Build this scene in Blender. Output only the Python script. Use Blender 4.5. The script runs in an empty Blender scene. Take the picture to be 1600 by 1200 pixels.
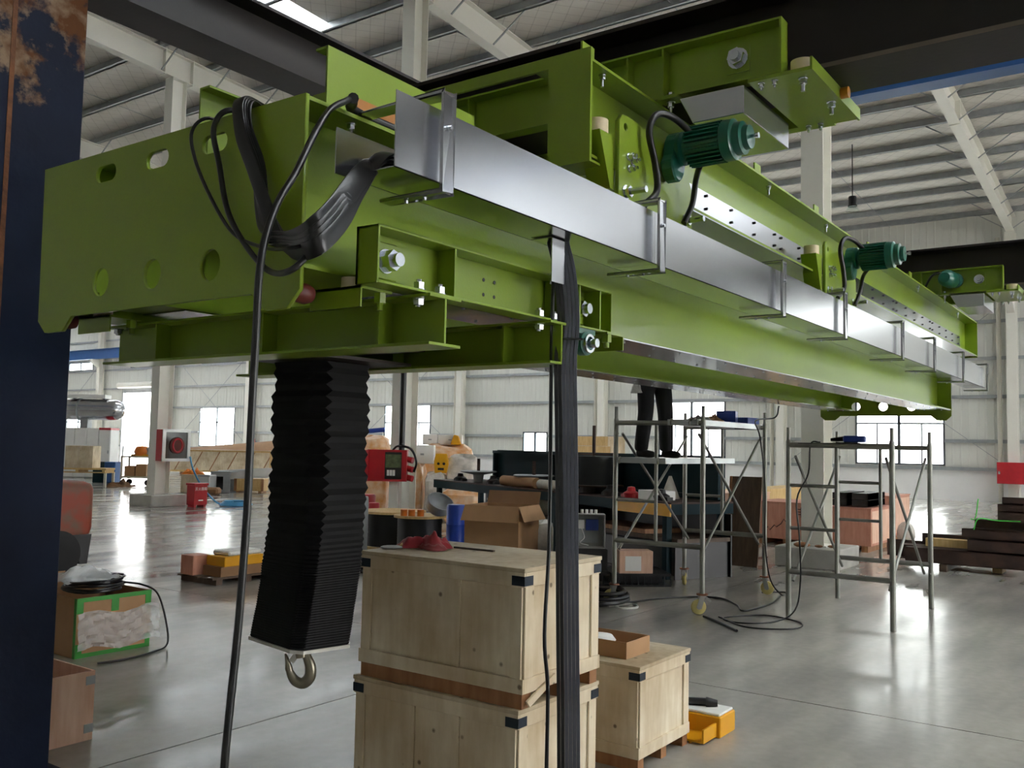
import bpy, bmesh, math, random
from mathutils import Vector, Matrix
random.seed(7)
S = bpy.context.scene
COL = S.collection
# ------------------------------------------------------------------ camera
FPX = 1448.4
YAW, PITCH, ROLL = math.radians(35.635), math.radians(3.856), math.radians(1.152)
CAM = Vector((0, 0, 1.6))
_f = Vector((math.cos(PITCH)*math.cos(YAW), math.cos(PITCH)*math.sin(YAW), math.sin(PITCH)))
_r = _f.cross(Vector((0, 0, 1))).normalized(); _u = _r.cross(_f)
_R = math.cos(ROLL)*_r + math.sin(ROLL)*_u
_U = -math.sin(ROLL)*_r + math.cos(ROLL)*_u
cd = bpy.data.cameras.new('camera'); cam = bpy.data.objects.new('camera', cd); COL.objects.link(cam)
cd.sensor_width = 36; cd.lens = FPX*36/1600; cd.clip_start = .05; cd.clip_end = 500
mw = Matrix.Identity(4)
for i in range(3):
    mw[i][0], mw[i][1], mw[i][2], mw[i][3] = _R[i], _U[i], -_f[i], CAM[i]
cam.matrix_world = mw
S.camera = cam
# ------------------------------------------------------------------ world (overcast sky)
W = bpy.data.worlds.new('overcast_sky'); S.world = W; W.use_nodes = True
bg = W.node_tree.nodes['Background']; bg.inputs[0].default_value = (1, .99, .975, 1); bg.inputs[1].default_value = 1.0
S.view_settings.view_transform = 'Standard'; S.view_settings.look = 'None'; S.view_settings.gamma = 1
S.view_settings.use_curve_mapping = False
S.view_settings.exposure = 4.05
S.cycles.use_denoising = True
S.cycles.max_bounces = 10; S.cycles.diffuse_bounces = 6; S.cycles.glossy_bounces = 4; S.cycles.transparent_max_bounces = 12
S.cycles.sample_clamp_indirect = 6; S.cycles.caustics_reflective = False; S.cycles.caustics_refractive = False
# ------------------------------------------------------------------ pixel helpers (1600x1200 frame -> point at a real depth)
def ray(x, y): return _R*((x-800)/FPX) - _U*((y-600)/FPX) + _f
def aX(x, y, X): d = ray(x, y); return CAM + d*((X-CAM[0])/d[0])
def aY(x, y, Y): d = ray(x, y); return CAM + d*((Y-CAM[1])/d[1])
def aZ(x, y, Z=0.): d = ray(x, y); return CAM + d*((Z-CAM[2])/d[2])
def aD(x, y, D): return CAM + ray(x, y)*D
# ------------------------------------------------------------------ materials
def lin(h):
    h = h.lstrip('#'); v = [int(h[i:i+2], 16)/255 for i in (0, 2, 4)]
    return tuple((c/12.92 if c <= .04045 else ((c+.055)/1.055)**2.4) for c in v) + (1,)
MATS = {}
def M(name, col, rough=.5, metal=0., var=0., vs=4., bump=0., bs=60., stretch=(1, 1, 1), col2=None, thr=None, rvar=0., coat=0., trans=0., alpha=1., detail=5, spec=.5, sheen=0.):
    """procedural surface: base colour with noise variation / second colour in patches, roughness variation, fine bump"""
    m = bpy.data.materials.new(name); m.use_nodes = True; MATS[name] = m
    nt = m.node_tree; N = nt.nodes; L = nt.links; b = N['Principled BSDF']
    c = lin(col) if isinstance(col, str) else col
    b.inputs['Base Color'].default_value = c; b.inputs['Roughness'].default_value = rough; b.inputs['Metallic'].default_value = metal
    b.inputs['Specular IOR Level'].default_value = spec
    if coat: b.inputs['Coat Weight'].default_value = coat; b.inputs['Coat Roughness'].default_value = .12
    if trans: b.inputs['Transmission Weight'].default_value = trans
    if alpha < 1: b.inputs['Alpha'].default_value = alpha
    if sheen: b.inputs['Sheen Weight'].default_value = sheen
    tc = N.new('ShaderNodeTexCoord'); mp = N.new('ShaderNodeMapping'); mp.inputs['Scale'].default_value = stretch
    L.new(tc.outputs['Object'], mp.inputs[0])
    if var or col2 or rvar:
        n = N.new('ShaderNodeTexNoise'); n.inputs['Scale'].default_value = vs; n.inputs['Detail'].default_value = detail
        L.new(mp.outputs[0], n.inputs['Vector'])
        r = N.new('ShaderNodeValToRGB')
        lo, hi = (thr if thr else (.3, .7))
        r.color_ramp.elements[0].position = lo; r.color_ramp.elements[1].position = hi
        if col2:
            r.color_ramp.elements[0].color = c; r.color_ramp.elements[1].color = lin(col2) if isinstance(col2, str) else col2
        else:
            r.color_ramp.elements[0].color = tuple(max(0, x*(1-var)) for x in c[:3])+(1,)
            r.color_ramp.elements[1].color = tuple(min(1, x*(1+var)) for x in c[:3])+(1,)
        L.new(n.outputs['Fac'], r.inputs[0])
        if var or col2: L.new(r.outputs[0], b.inputs['Base Color'])
        if rvar:
            mr = N.new('ShaderNodeMapRange'); mr.inputs[3].default_value = max(.03, rough-rvar); mr.inputs[4].default_value = rough+rvar
            mr.inputs[1].default_value = .3; mr.inputs[2].default_value = .7
            L.new(n.outputs['Fac'], mr.inputs[0]); L.new(mr.outputs[0], b.inputs['Roughness'])
    if bump:
        n2 = N.new('ShaderNodeTexNoise'); n2.inputs['Scale'].default_value = bs; n2.inputs['Detail'].default_value = 3
        L.new(mp.outputs[0], n2.inputs['Vector'])
        bp = N.new('ShaderNodeBump'); bp.inputs['Strength'].default_value = bump; bp.inputs['Distance'].default_value = .01
        L.new(n2.outputs['Fac'], bp.inputs['Height']); L.new(bp.outputs[0], b.inputs['Normal'])
    return m
M('green', '#7c9420', .38, var=.05, vs=2, bump=.05, bs=120, coat=.22)
M('stainless', '#c2c3c8', .21, 1., var=.03, vs=2, rvar=.02)
M('zinc', '#c9ced4', .25, 1., var=.08, vs=30)
M('motor_green', '#0d5a4a', .35, var=.1, vs=8, coat=.3)
M('dark_steel', '#2b2624', .55, .15, var=.25, vs=3, bump=.08, bs=40, col2='#3a2d27', thr=(.45, .75))
M('black_rubber', '#121214', .42, var=.2, vs=10)
M('black_cable', '#111215', .34, var=.15, vs=12)
M('grey_cable', '#50535e', .3, var=.12, vs=12)
M('bellows_cloth', '#070708', .7, var=.2, vs=30, spec=.25)
M('white_steel', '#e6e4db', .5, var=.03, vs=1.5)
M('nylon', '#d8c7a4', .5, var=.06, vs=20)
M('red_rubber', '#5c2018', .5, var=.15, vs=20)
M('amber', '#b5761a', .4, var=.1, vs=20)
M('orange_bar', '#a86a20', .5, var=.15, vs=10)
M('hook_steel', '#8d8778', .3, .9, var=.15, vs=12)
M('blue_beam', '#24558f', .5, var=.06, vs=3)
M('galv', '#a6aaad', .5, .35, var=.1, vs=5)
M('concrete', '#b9b7b0', .8, var=.12, vs=4, bump=.2, bs=20)
# ------------------------------------------------------------------ mesh helper
ORG = {}
class MB:
    def __init__(s): s.v = []; s.f = []
    def add(s, vs, fs):
        o = len(s.v); s.v += [tuple(v) for v in vs]; s.f += [tuple(i+o for i in f) for f in fs]; return s
    def box(s, x0, x1, y0, y1, z0, z1):
        if x0 > x1: x0, x1 = x1, x0
        if y0 > y1: y0, y1 = y1, y0
        if z0 > z1: z0, z1 = z1, z0
        return s.add([(x, y, z) for z in (z0, z1) for y in (y0, y1) for x in (x0, x1)],
                     [(0, 2, 3, 1), (4, 5, 7, 6), (0, 1, 5, 4), (2, 6, 7, 3), (0, 4, 6, 2), (1, 3, 7, 5)])
    def bar(s, p0, p1, w, h, up=(0, 0, 1)):
        p0, p1, up = Vector(p0), Vector(p1), Vector(up)
        d = (p1-p0).normalized(); a = d.cross(up)
        if a.length < 1e-4: a = d.cross(Vector((1, 0, 0)))
        a.normalize(); b = a.cross(d).normalized()
        vs = [p+a*(w/2*i)+b*(h/2*j) for p in (p0, p1) for i, j in ((-1, -1), (1, -1), (1, 1), (-1, 1))]
        return s.add(vs, [(0, 1, 2, 3), (7, 6, 5, 4), (0, 4, 5, 1), (1, 5, 6, 2), (2, 6, 7, 3), (3, 7, 4, 0)])
    def cyl(s, p0, p1, r0, r1=None, n=16, caps=True):
        p0, p1 = Vector(p0), Vector(p1); r1 = r0 if r1 is None else r1
        d = (p1-p0).normalized(); a = d.orthogonal().normalized(); b = d.cross(a)
        vs = [p+(a*math.cos(2*math.pi*k/n)+b*math.sin(2*math.pi*k/n))*r for p, r in ((p0, r0), (p1, r1)) for k in range(n)]
        fs = [(k, (k+1) % n, n+(k+1) % n, n+k) for k in range(n)]
        if caps: fs += [tuple(range(n-1, -1, -1)), tuple(range(n, 2*n))]
        return s.add(vs, fs)
    def pipe(s, p0, p1, ro, ri, n=20):
        p0, p1 = Vector(p0), Vector(p1); d = (p1-p0).normalized(); a = d.orthogonal().normalized(); b = d.cross(a)
        vs = [p+(a*math.cos(2*math.pi*k/n)+b*math.sin(2*math.pi*k/n))*r for p, r in ((p0, ro), (p1, ro), (p1, ri), (p0, ri)) for k in range(n)]
        return s.add(vs, [(q*n+k, q*n+(k+1) % n, ((q+1) % 4)*n+(k+1) % n, ((q+1) % 4)*n+k) for q in range(4) for k in range(n)])
    def tube(s, pts, r, n=8, caps=True, sx=1., up=None):
        pts = [Vector(p) for p in pts]; m = len(pts); rs = r if isinstance(r, (list, tuple)) else [r]*m
        t = [(pts[min(i+1, m-1)]-pts[max(i-1, 0)]).normalized() for i in range(m)]
        a = (Vector(up)-t[0]*t[0].dot(Vector(up))).normalized() if up else t[0].orthogonal().normalized()
        vs = []
        for i in range(m):
            a = (a-t[i]*t[i].dot(a))
            a = a.normalized() if a.length > 1e-6 else t[i].orthogonal().normalized()
            b = t[i].cross(a)
            vs += [pts[i]+(a*math.cos(2*math.pi*k/n)*sx+b*math.sin(2*math.pi*k/n))*rs[i] for k in range(n)]
        fs = [(i*n+k, i*n+(k+1) % n, (i+1)*n+(k+1) % n, (i+1)*n+k) for i in range(m-1) for k in range(n)]
        if caps: fs += [tuple(range(n-1, -1, -1)), tuple((m-1)*n+k for k in range(n))]
        return s.add(vs, fs)
    def ribbon(s, pts, wdir, w, th):
        """flat strap: wdir one vector or list of vectors, rounded-ish edge"""
        pts = [Vector(p) for p in pts]; m = len(pts)
        wd = [Vector(x).normalized() for x in wdir] if isinstance(wdir, list) else [Vector(wdir).normalized()]*m
        vs = []
        for i in range(m):
            t = (pts[min(i+1, m-1)]-pts[max(i-1, 0)]).normalized()
            a = (wd[i]-t*t.dot(wd[i])).normalized(); b = t.cross(a)
            prof = ((-.5, -.25), (-.42, -.5), (.42, -.5), (.5, -.25), (.5, .25), (.42, .5), (-.42, .5), (-.5, .25))
            vs += [pts[i]+a*(w*u)+b*(th*v) for u, v in prof]
        n = 8
        fs = [(i*n+k, i*n+(k+1) % n, (i+1)*n+(k+1) % n, (i+1)*n+k) for i in range(m-1) for k in range(n)]
        fs += [tuple(range(n-1, -1, -1)), tuple((m-1)*n+k for k in range(n))]
        return s.add(vs, fs)
    def prism(s, poly, ax, a0, a1):
        """poly of (u,v): ax 'X' -> (y,z), 'Y' -> (x,z), 'Z' -> (x,y)"""
        def P(u, v, a): return {'X': (a, u, v), 'Y': (u, a, v), 'Z': (u, v, a)}[ax]
        n = len(poly)
        vs = [P(u, v, a0) for u, v in poly]+[P(u, v, a1) for u, v in poly]
        return s.add(vs, [tuple(range(n)), tuple(range(2*n-1, n-1, -1))]+[(k, n+k, n+(k+1) % n, (k+1) % n) for k in range(n)])
    def lathe(s, prof, o, ax=(0, 0, 1), n=24):
        """prof of (r, h) along axis ax from point o"""
        o = Vector(o); d = Vector(ax).normalized(); a = d.orthogonal().normalized(); b = d.cross(a); m = len(prof)
        vs = [o+d*h+(a*math.cos(2*math.pi*k/n)+b*math.sin(2*math.pi*k/n))*r for r, h in prof for k in range(n)]
        fs = [(i*n+k, i*n+(k+1) % n, (i+1)*n+(k+1) % n, (i+1)*n+k) for i in range(m-1) for k in range(n)]
        if prof[0][0] > 1e-5: fs.append(tuple(range(n-1, -1, -1)))
        if prof[-1][0] > 1e-5: fs.append(tuple((m-1)*n+k for k in range(n)))
        return s.add(vs, fs)
    def sphere(s, c, r, n=12, sq=(1, 1, 1)):
        c = Vector(c); m = n//2+1; vs = []
        for i in range(m):
            th = math.pi*i/(m-1)
            vs += [c+Vector((math.sin(th)*math.cos(2*math.pi*k/n)*r*sq[0], math.sin(th)*math.sin(2*math.pi*k/n)*r*sq[1], math.cos(th)*r*sq[2])) for k in range(n)]
        return s.add(vs, [(i*n+k, (i+1)*n+k, (i+1)*n+(k+1) % n, i*n+(k+1) % n) for i in range(m-1) for k in range(n)])
    def nut(s, c, ax, r, h):
        c = Vector(c); return s.cyl(c, c+Vector(ax).normalized()*h, r, n=6)
    def build(s, name, mat, parent=None, smooth=0, bevel=0., org=None):
        o0 = ORG[parent.name] if parent is not None else Vector(org if org is not None else (0, 0, 0))
        me = bpy.data.meshes.new(name)
        me.from_pydata([tuple(Vector(v)-o0) for v in s.v], [], s.f)
        bm = bmesh.new(); bm.from_mesh(me); bmesh.ops.remove_doubles(bm, verts=bm.verts, dist=1e-6)
        bmesh.ops.recalc_face_normals(bm, faces=bm.faces)
        if bevel:
            es = [e for e in bm.edges if e.is_manifold and e.calc_face_angle(0) > .6]
            bmesh.ops.bevel(bm, geom=es, offset=bevel, segments=1, affect='EDGES', clamp_overlap=True)
        bm.to_mesh(me); bm.free()
        if smooth:
            me.shade_smooth(); me.set_sharp_from_angle(angle=math.radians(smooth))
        me.materials.append(MATS[mat] if isinstance(mat, str) else mat)
        ob = bpy.data.objects.new(name, me); COL.objects.link(ob)
        if parent is not None: ob.parent = parent
        else: ob.location = o0
        ORG[ob.name] = Vector(o0)
        return ob
def plate(name, outer, holes, ax, a0, a1, mat, parent):
    """flat plate with real holes, made from a filled 2D curve"""
    cu = bpy.data.curves.new('c', 'CURVE'); cu.dimensions = '2D'; cu.fill_mode = 'BOTH'; cu.extrude = abs(a1-a0)/2
    for poly in [outer]+holes:
        sp = cu.splines.new('POLY'); sp.points.add(len(poly)-1); sp.use_cyclic_u = True
        for p, (u, v) in zip(sp.points, poly): p.co = (u, v, 0, 1)
    ob = bpy.data.objects.new('c', cu); COL.objects.link(ob)
    dg = bpy.context.evaluated_depsgraph_get(); me = bpy.data.meshes.new_from_object(ob.evaluated_get(dg))
    bpy.data.objects.remove(ob); bpy.data.curves.remove(cu)
    o0 = ORG[parent.name]; am = (a0+a1)/2
    for v in me.vertices:
        u, w, e = v.co
        p = {'X': (am+e, u, w), 'Y': (u, am-e, w), 'Z': (u, w, am+e)}[ax]
        v.co = Vector(p)-o0
    me.name = name; me.materials.clear(); me.materials.append(MATS[mat])
    bm = bmesh.new(); bm.from_mesh(me); bmesh.ops.remove_doubles(bm, verts=bm.verts, dist=1e-6); bmesh.ops.recalc_face_normals(bm, faces=bm.faces); bm.to_mesh(me); bm.free()
    r = bpy.data.objects.new(name, me); COL.objects.link(r); r.parent = parent; ORG[r.name] = o0
    return r
def circ(cx, cy, r, n=24): return [(cx+r*math.cos(2*math.pi*k/n), cy+r*math.sin(2*math.pi*k/n)) for k in range(n)]
def slot(cx, cy, w, h, n=8):
    r = h/2; a = w/2-r
    return [(cx+a+r*math.cos(t), cy+r*math.sin(t)) for t in [(-.5+k/n)*math.pi for k in range(n+1)]]+[(cx-a+r*math.cos(t), cy+r*math.sin(t)) for t in [(.5+k/n)*math.pi for k in range(n+1)]]
def tag(o, label=None, cat=None, group=None, kind=None):
    if label: o['label'] = label
    if cat: o['category'] = cat
    if group: o['group'] = group
    if kind: o['kind'] = kind
    return o
def thing(name, label, cat, loc=(0, 0, 0), group=None):
    o = bpy.data.objects.new(name, None); COL.objects.link(o); o.location = loc; o.empty_display_size = .1
    ORG[o.name] = Vector(loc)
    return tag(o, label, cat, group)
def cp(o, parent, off=(0, 0, 0), scale=None):
    """copy of one object (mesh shared) under parent, moved by off"""
    c = o.copy(); COL.objects.link(c); c.parent = parent; c.location = Vector(o.location)+Vector(off)
    if scale: c.scale = scale
    ORG[c.name] = ORG.get(o.name, Vector())
    return c
def dup(root, loc, rz=0., **kw):
    r = root.copy(); COL.objects.link(r); r.location = loc; r.rotation_euler = (0, 0, rz); tag(r, **kw)
    for ch in list(root.children):
        c = ch.copy(); COL.objects.link(c); c.parent = r
        for g in list(ch.children):
            d = g.copy(); COL.objects.link(d); d.parent = c
    return r
def smoothpath(pts, k=6):
    """Catmull-Rom through points"""
    p = [Vector(q) for q in pts]; p = [p[0]*2-p[1]]+p+[p[-1]*2-p[-2]]; out = []
    for i in range(1, len(p)-2):
        for j in range(k):
            t = j/k
            out.append(.5*((2*p[i])+(-p[i-1]+p[i+1])*t+(2*p[i-1]-5*p[i]+4*p[i+1]-p[i+2])*t*t+(-p[i-1]+3*p[i]-3*p[i+1]+p[i+2])*t**3))
    out.append(p[-2]); return out
def struct(name, mb, mat, label=None, **kw):
    return tag(mb.build(name, mat, **kw), label=label, kind='structure')
# ================================================================== THE HALL
XW = 36.0; YR, YL, XN = -29.0, 74.0, -9.4
COLY = [4.5+8.05*k for k in range(-5, 9)]                    # frames along the far wall
M('wall_sheet', '#d8d9d2', .55, var=.03, vs=.7, stretch=(1, 1, .2))
M('plaster', '#ebebea', .8, var=.05, vs=.8)
M('insulation', '#dcd8d1', .62, var=.05, vs=.6, bump=.5, bs=5)
def netting():
    m = MATS['insulation']; N = m.node_tree.nodes; L = m.node_tree.links; b = N['Principled BSDF']
    old = [l for l in L if l.to_node == b and l.to_socket.name == 'Base Color'][0].from_socket
    tc = N.new('ShaderNodeTexCoord'); cur = old
    for rz in (.785, -.785):
        mp = N.new('ShaderNodeMapping'); mp.inputs['Rotation'].default_value = (0, 0, rz); L.new(tc.outputs['Object'], mp.inputs[0])
        w = N.new('ShaderNodeTexWave'); w.wave_type = 'BANDS'; w.bands_direction = 'X'; w.inputs['Scale'].default_value = .95; w.inputs['Distortion'].default_value = .4; w.inputs['Detail'].default_value = 1
        L.new(mp.outputs[0], w.inputs[0])
        r = N.new('ShaderNodeValToRGB'); r.color_ramp.elements[0].position = .0; r.color_ramp.elements[1].position = .02
        r.color_ramp.elements[0].color = (.45, .43, .42, 1); r.color_ramp.elements[1].color = (1, 1, 1, 1); L.new(w.outputs['Fac'], r.inputs[0])
        mx = N.new('ShaderNodeMixRGB'); mx.blend_type = 'MULTIPLY'; mx.inputs[0].default_value = .38; L.new(cur, mx.inputs[1]); L.new(r.outputs[0], mx.inputs[2]); cur = mx.outputs[0]
    L.new(cur, b.inputs['Base Color'])
netting()
M('cream_pipe', '#d3cfc2', .45)
M('red_paint', '#b3202c', .4, var=.08, vs=6)
M('window_frame', '#5d656b', .5, .3)
M('window_frame_dark', '#3b4750', .5, .3)
def glass_mat():
    m = bpy.data.materials.new('window_glass'); m.use_nodes = True; N = m.node_tree.nodes; L = m.node_tree.links
    N.remove(N['Principled BSDF']); t = N.new('ShaderNodeBsdfTransparent'); t.inputs[0].default_value = (.93, .96, .95, 1)
    g = N.new('ShaderNodeBsdfGlossy'); g.inputs['Roughness'].default_value = .03
    mx = N.new('ShaderNodeMixShader'); mx.inputs[0].default_value = .05
    L.new(t.outputs[0], mx.inputs[1]); L.new(g.outputs[0], mx.inputs[2])
    L.new(mx.outputs[0], N['Material Output'].inputs[0]); MATS['window_glass'] = m
    m = bpy.data.materials.new('skylight_sheet'); m.use_nodes = True; N = m.node_tree.nodes; L = m.node_tree.links
    N.remove(N['Principled BSDF']); t = N.new('ShaderNodeBsdfTranslucent'); t.inputs[0].default_value = (.85, .88, .9, 1)
    L.new(t.outputs[0], N['Material Output'].inputs[0]); MATS['skylight_sheet'] = m
glass_mat()
def floor_mat():
    m = bpy.data.materials.new('polished_concrete'); m.use_nodes = True; N = m.node_tree.nodes; L = m.node_tree.links; b = N['Principled BSDF']
    g = N.new('ShaderNodeNewGeometry')
    def noise(sc, st, det=5, rot=0):
        mp = N.new('ShaderNodeMapping'); mp.inputs['Scale'].default_value = st; mp.inputs['Rotation'].default_value = (0, 0, rot); L.new(g.outputs['Position'], mp.inputs[0])
        n = N.new('ShaderNodeTexNoise'); n.inputs['Scale'].default_value = sc; n.inputs['Detail'].default_value = det; L.new(mp.outputs[0], n.inputs[0]); return n.outputs['Fac']
    big = noise(.35, (1, 1, 1), 6); streak = noise(1.1, (.45, 1.9, 1), 3, .62); fine = noise(14, (1, 1, 1), 4)
    r = N.new('ShaderNodeValToRGB'); r.color_ramp.elements[0].position = .25; r.color_ramp.elements[1].position = .78
    r.color_ramp.elements[0].color = lin('#83817e'); r.color_ramp.elements[1].color = lin('#c4beb3')
    mx = N.new('ShaderNodeMix'); mx.data_type = 'FLOAT'; mx.inputs[0].default_value = .6; L.new(big, mx.inputs[2]); L.new(streak, mx.inputs[3])
    L.new(mx.outputs[0], r.inputs[0])
    m2 = N.new('ShaderNodeMixRGB'); m2.blend_type = 'MULTIPLY'; m2.inputs[0].default_value = .25; L.new(r.outputs[0], m2.inputs[1]); L.new(fine, m2.inputs[2])
    L.new(m2.outputs[0], b.inputs['Base Color'])
    rr = N.new('ShaderNodeMapRange'); rr.inputs[1].default_value = .32; rr.inputs[2].default_value = .7; rr.inputs[3].default_value = .12; rr.inputs[4].default_value = .27
    L.new(streak, rr.inputs[0]); L.new(rr.outputs[0], b.inputs['Roughness']); b.inputs['Specular IOR Level'].default_value = .45
    bp = N.new('ShaderNodeBump'); bp.inputs['Strength'].default_value = .016; bp.inputs['Distance'].default_value = .02
    wv = noise(3.5, (.6, 1.6, 1), 3, .62); L.new(wv, bp.inputs['Height']); L.new(bp.outputs[0], b.inputs['Normal'])
    MATS['polished_concrete'] = m
floor_mat()
M('joint_sealant', '#4a4a4a', .9)
# floor: sub-base and cast slabs with open joints
fl = struct('floor', MB().box(XN-.3, XW+.3, YR-.3, YL+.3, -.3, -.012), 'joint_sealant')
base = MB().box(0, 5.988, 0, 5.988, -.012, 0).build('floor_slab', 'polished_concrete', fl)
first = True
for i in range(-3, 6):
    for j in range(-6, 12):
        x, y = 6.05+6*i, 4.3+6*j
        if x > XW or y > YL: continue
        o = base if first else cp(base, fl)
        first = False
        o.location = (x+.006, y+.006, 0)
# ---- far wall
WIN = {-4: (-33.5+8.05, -30.4+8.05), -2: (-17.4, -14.3), -1: (-9.3, -6.2), 0: (6.72, 9.82), 1: (15.0, 18.0), 2: (23.72, 25.1), 3: (30.85, 34.05), 4: (38.4, 41.6), 5: (46.45, 49.9), 7: (62.4, 65.6)}
wb = struct('wall_back', MB().box(XW, XW+.24, YR, 54.9, 0, 1.1).box(XW, XW+.24, 58.3, YL, 0, 1.1), 'plaster')
def rib_panel():
    """unit wall sheet 1 wide (y) x 1 high (z) with two pressed ribs and a lap joint"""
    prof = [(0, .0), (.018, 0), (.03, -.012), (.03, 0), (.30, 0), (.33, -.012), (.37, -.012), (.40, 0), (.63, 0), (.66, -.012), (.70, -.012), (.73, 0), (.99, 0), (.99, .006)]
    pr = [(0, .002)]+[(y, x) for y, x in prof]+[(1, .006), (1, .05), (0, .05)]
    mb = MB(); n = len(pr)
    vs = [(x, y, z) for z in (0, 1) for y, x in pr]
    mb.add(vs, [(k, (k+1) % n, n+(k+1) % n, n+k) for k in range(n)]); return mb
pan = None
def put_panel(y0, y1, z0, z1):
    global pan
    if pan is None: pan = rib_panel().build('wall_panel', 'wall_sheet', wb); o = pan
    else: o = cp(pan, wb)
    o.location = (XW, y0, z0); o.scale = (1, y1-y0, z1-z0)
ZT = 10.12
edges = {YR, YL}
for k, (a, b) in WIN.items(): edges |= {a, b}
edges |= {54.9, 58.3, 54.75, 57.75}
edges = sorted(edges)
for a, b in zip(edges, edges[1:]):
    n = max(1, round((b-a)/.82))
    for q in range(n):
        y0, y1 = a+(b-a)*q/n, a+(b-a)*(q+1)/n; ym = (y0+y1)/2; gaps = []
        for k, (wa, we) in WIN.items():
            if wa <= ym <= we:
                gaps.append((1.22, 2.3 if k == 2 else 3.65))
                gaps.append((6.4, 7.0))
        if 54.9 <= ym <= 58.3: gaps.append((0, 4.95))
        if 54.75 <= ym <= 57.75: gaps.append((6.4, 7.0))
        z = 1.1
        for g0, g1 in sorted(set(gaps))+[(ZT, ZT)]:
            if g0 > z+.02: put_panel(y0, y1, z, g0)
            z = max(z, g1)
# girts and plinth capping
def girt(y0, y1, z):
    MB().box(XW-.10, XW-.02, y0, y1, z, z+.07).box(XW-.10, XW-.085, y0, y1, z-.05, z).build('wall_girt', 'galv', wb)
for z in (1.12, 2.1, 3.66, 5.0, 6.3, 7.15, 8.4):
    segs = [(YR, YL)]
    cuts = []
    if z in (1.12, 2.1): cuts = [w for k, w in WIN.items() if z == 2.1]+[(54.9, 58.3)]
    if z in (3.66,): cuts = [(54.9, 58.3)]
    y = YR
    for a, b in sorted(cuts)+[(YL, YL)]:
        if a > y: girt(y, a, z)
        y = b
# ---- windows
def window(n, y0, y1, z0, z1, dark=False, nm=2):
    mat = 'window_frame_dark' if dark else 'window_frame'
    mb = MB(); x0, x1 = XW-.03, XW+.05; t = .06
    mb.box(x0, x1, y0, y1, z0, z0+t).box(x0, x1, y0, y1, z1-t, z1).box(x0, x1, y0, y0+t, z0+t, z1-t).box(x0, x1, y1-t, y1, z0+t, z1-t)
    w = struct('window_%d' % n, mb, mat)
    zt = z0+(z1-z0)*.62 if z1-z0 > 1.5 else z1-t
    ym = (y0+y1)/2
    if nm: MB().box(x0, x1, ym-.05, ym+.05, z0+t, z1-t).build('mullion', mat, w)
    if z1-z0 > 1.5:
        MB().box(x0, x1, y0+t, y1-t, zt-.03, zt+.03).build('transom', mat, w)
        if nm > 1:
            for q in (.25, .75): MB().box(x0+.02, x1-.02, y0+(y1-y0)*q-.025, y0+(y1-y0)*q+.025, z0+t, zt-.03).build('glazing_bar', mat, w)
    cuts = [y0+t, ym, y1-t]
    for a, b in zip(cuts, cuts[1:]):
        MB().box(XW+.008, XW+.014, a, b, z0+t, zt).build('pane', 'window_glass', w)
        if z1-z0 > 1.5: MB().box(XW+.008, XW+.014, a, b, zt, z1-t).build('pane', 'window_glass', w)
nw = 1
for k, (a, b) in WIN.items():
    window(nw, a, b, 1.22, 2.3 if k == 2 else 3.65, k == 2); nw += 1
    window(nw, a, b, 6.4, 7.0, False, 1); nw += 1
window(nw, 54.75, 57.75, 6.4, 7.0, False, 1); nw += 1
# roller door opening
d1 = struct('door_1', MB().box(XW-.12, XW+.1, 54.78, 54.9, 0, 4.95).box(XW-.12, XW+.1, 58.3, 58.42, 0, 4.95), 'galv')
MB().cyl((XW-.3, 54.6, 5.2), (XW-.3, 58.6, 5.2), .2, n=20).build('roller_drum', 'white_steel', d1, smooth=40)
MB().box(XW-.08, XW-.04, 54.9, 58.3, 4.7, 4.95).build('shutter_bottom_bar', 'galv', d1)
# ---- right and left walls with unseen openings added for daylight, near wall
M('near_wall_paint', '#b9b9b4', .7, var=.04, vs=.5)
mb = MB()
dy = YR
mb.box(XN, 8, dy-.2, dy, 0, 12.7).box(8, 20, dy-.2, dy, 5.5, 12.2).box(20, XW+.3, dy-.2, dy, 0, 11.6)
struct('wall_right', mb, 'near_wall_paint')
struct('wall_left', MB().box(XN, 8, YL, YL+.2, 0, 12).box(8, 16, YL, YL+.2, 5.5, 12).box(16, XW+.3, YL, YL+.2, 0, 11.2), 'near_wall_paint')
struct('wall_front', MB().box(XN-.2, XN, YR-.2, YL+.2, 0, 12.7), 'near_wall_paint')
# ---- roof
SL = .054
def zraf(x): return 10.55-SL*(x-13.4)
def zroof(x): return zraf(x)+.82
def roofquad(mb, x0, x1, y0, y1, t=.06):
    vs = [(x, y, zroof(x)+dz) for dz in (0, t) for y in (y0, y1) for x in (x0, x1)]
    mb.add(vs, [(0, 2, 3, 1), (4, 5, 7, 6), (0, 1, 5, 4), (2, 6, 7, 3), (0, 4, 6, 2), (1, 3, 7, 5)])
XS = 14.5
XF0, XF1 = 21.5, 34.5
STRIPS = [(4.0, XS, 16.15+8.05*k, .36) for k in (0, 3, 4, 5, 6)]+[(XF0, XF1, 16.4+8.05*k, .5) for k in range(0, 7)]  # second list: unseen roof strips added to brighten the far aisle and wall
STRIPS += [(XF0, XF1, -1.0-8.05*k, .6) for k in range(0, 4)]+[(3.5, 12.5, -4.8-8.05*k, 1.9) for k in range(0, 3)]  # more unseen strips, added for top light and brighter right-hand faces
xe = sorted({XN-.2, XW+.4}|{q for s in STRIPS for q in s[:2]})
mb = MB()
for a, b in zip(xe, xe[1:]):
    y = YR-.2
    for s in sorted((s for s in STRIPS if s[0] <= a and b <= s[1]), key=lambda s: s[2]):
        roofquad(mb, a, b, y, s[2]-s[3]); y = s[2]+s[3]
    roofquad(mb, a, b, y, YL+.2)
ce = struct('ceiling', mb, 'insulation')
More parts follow.
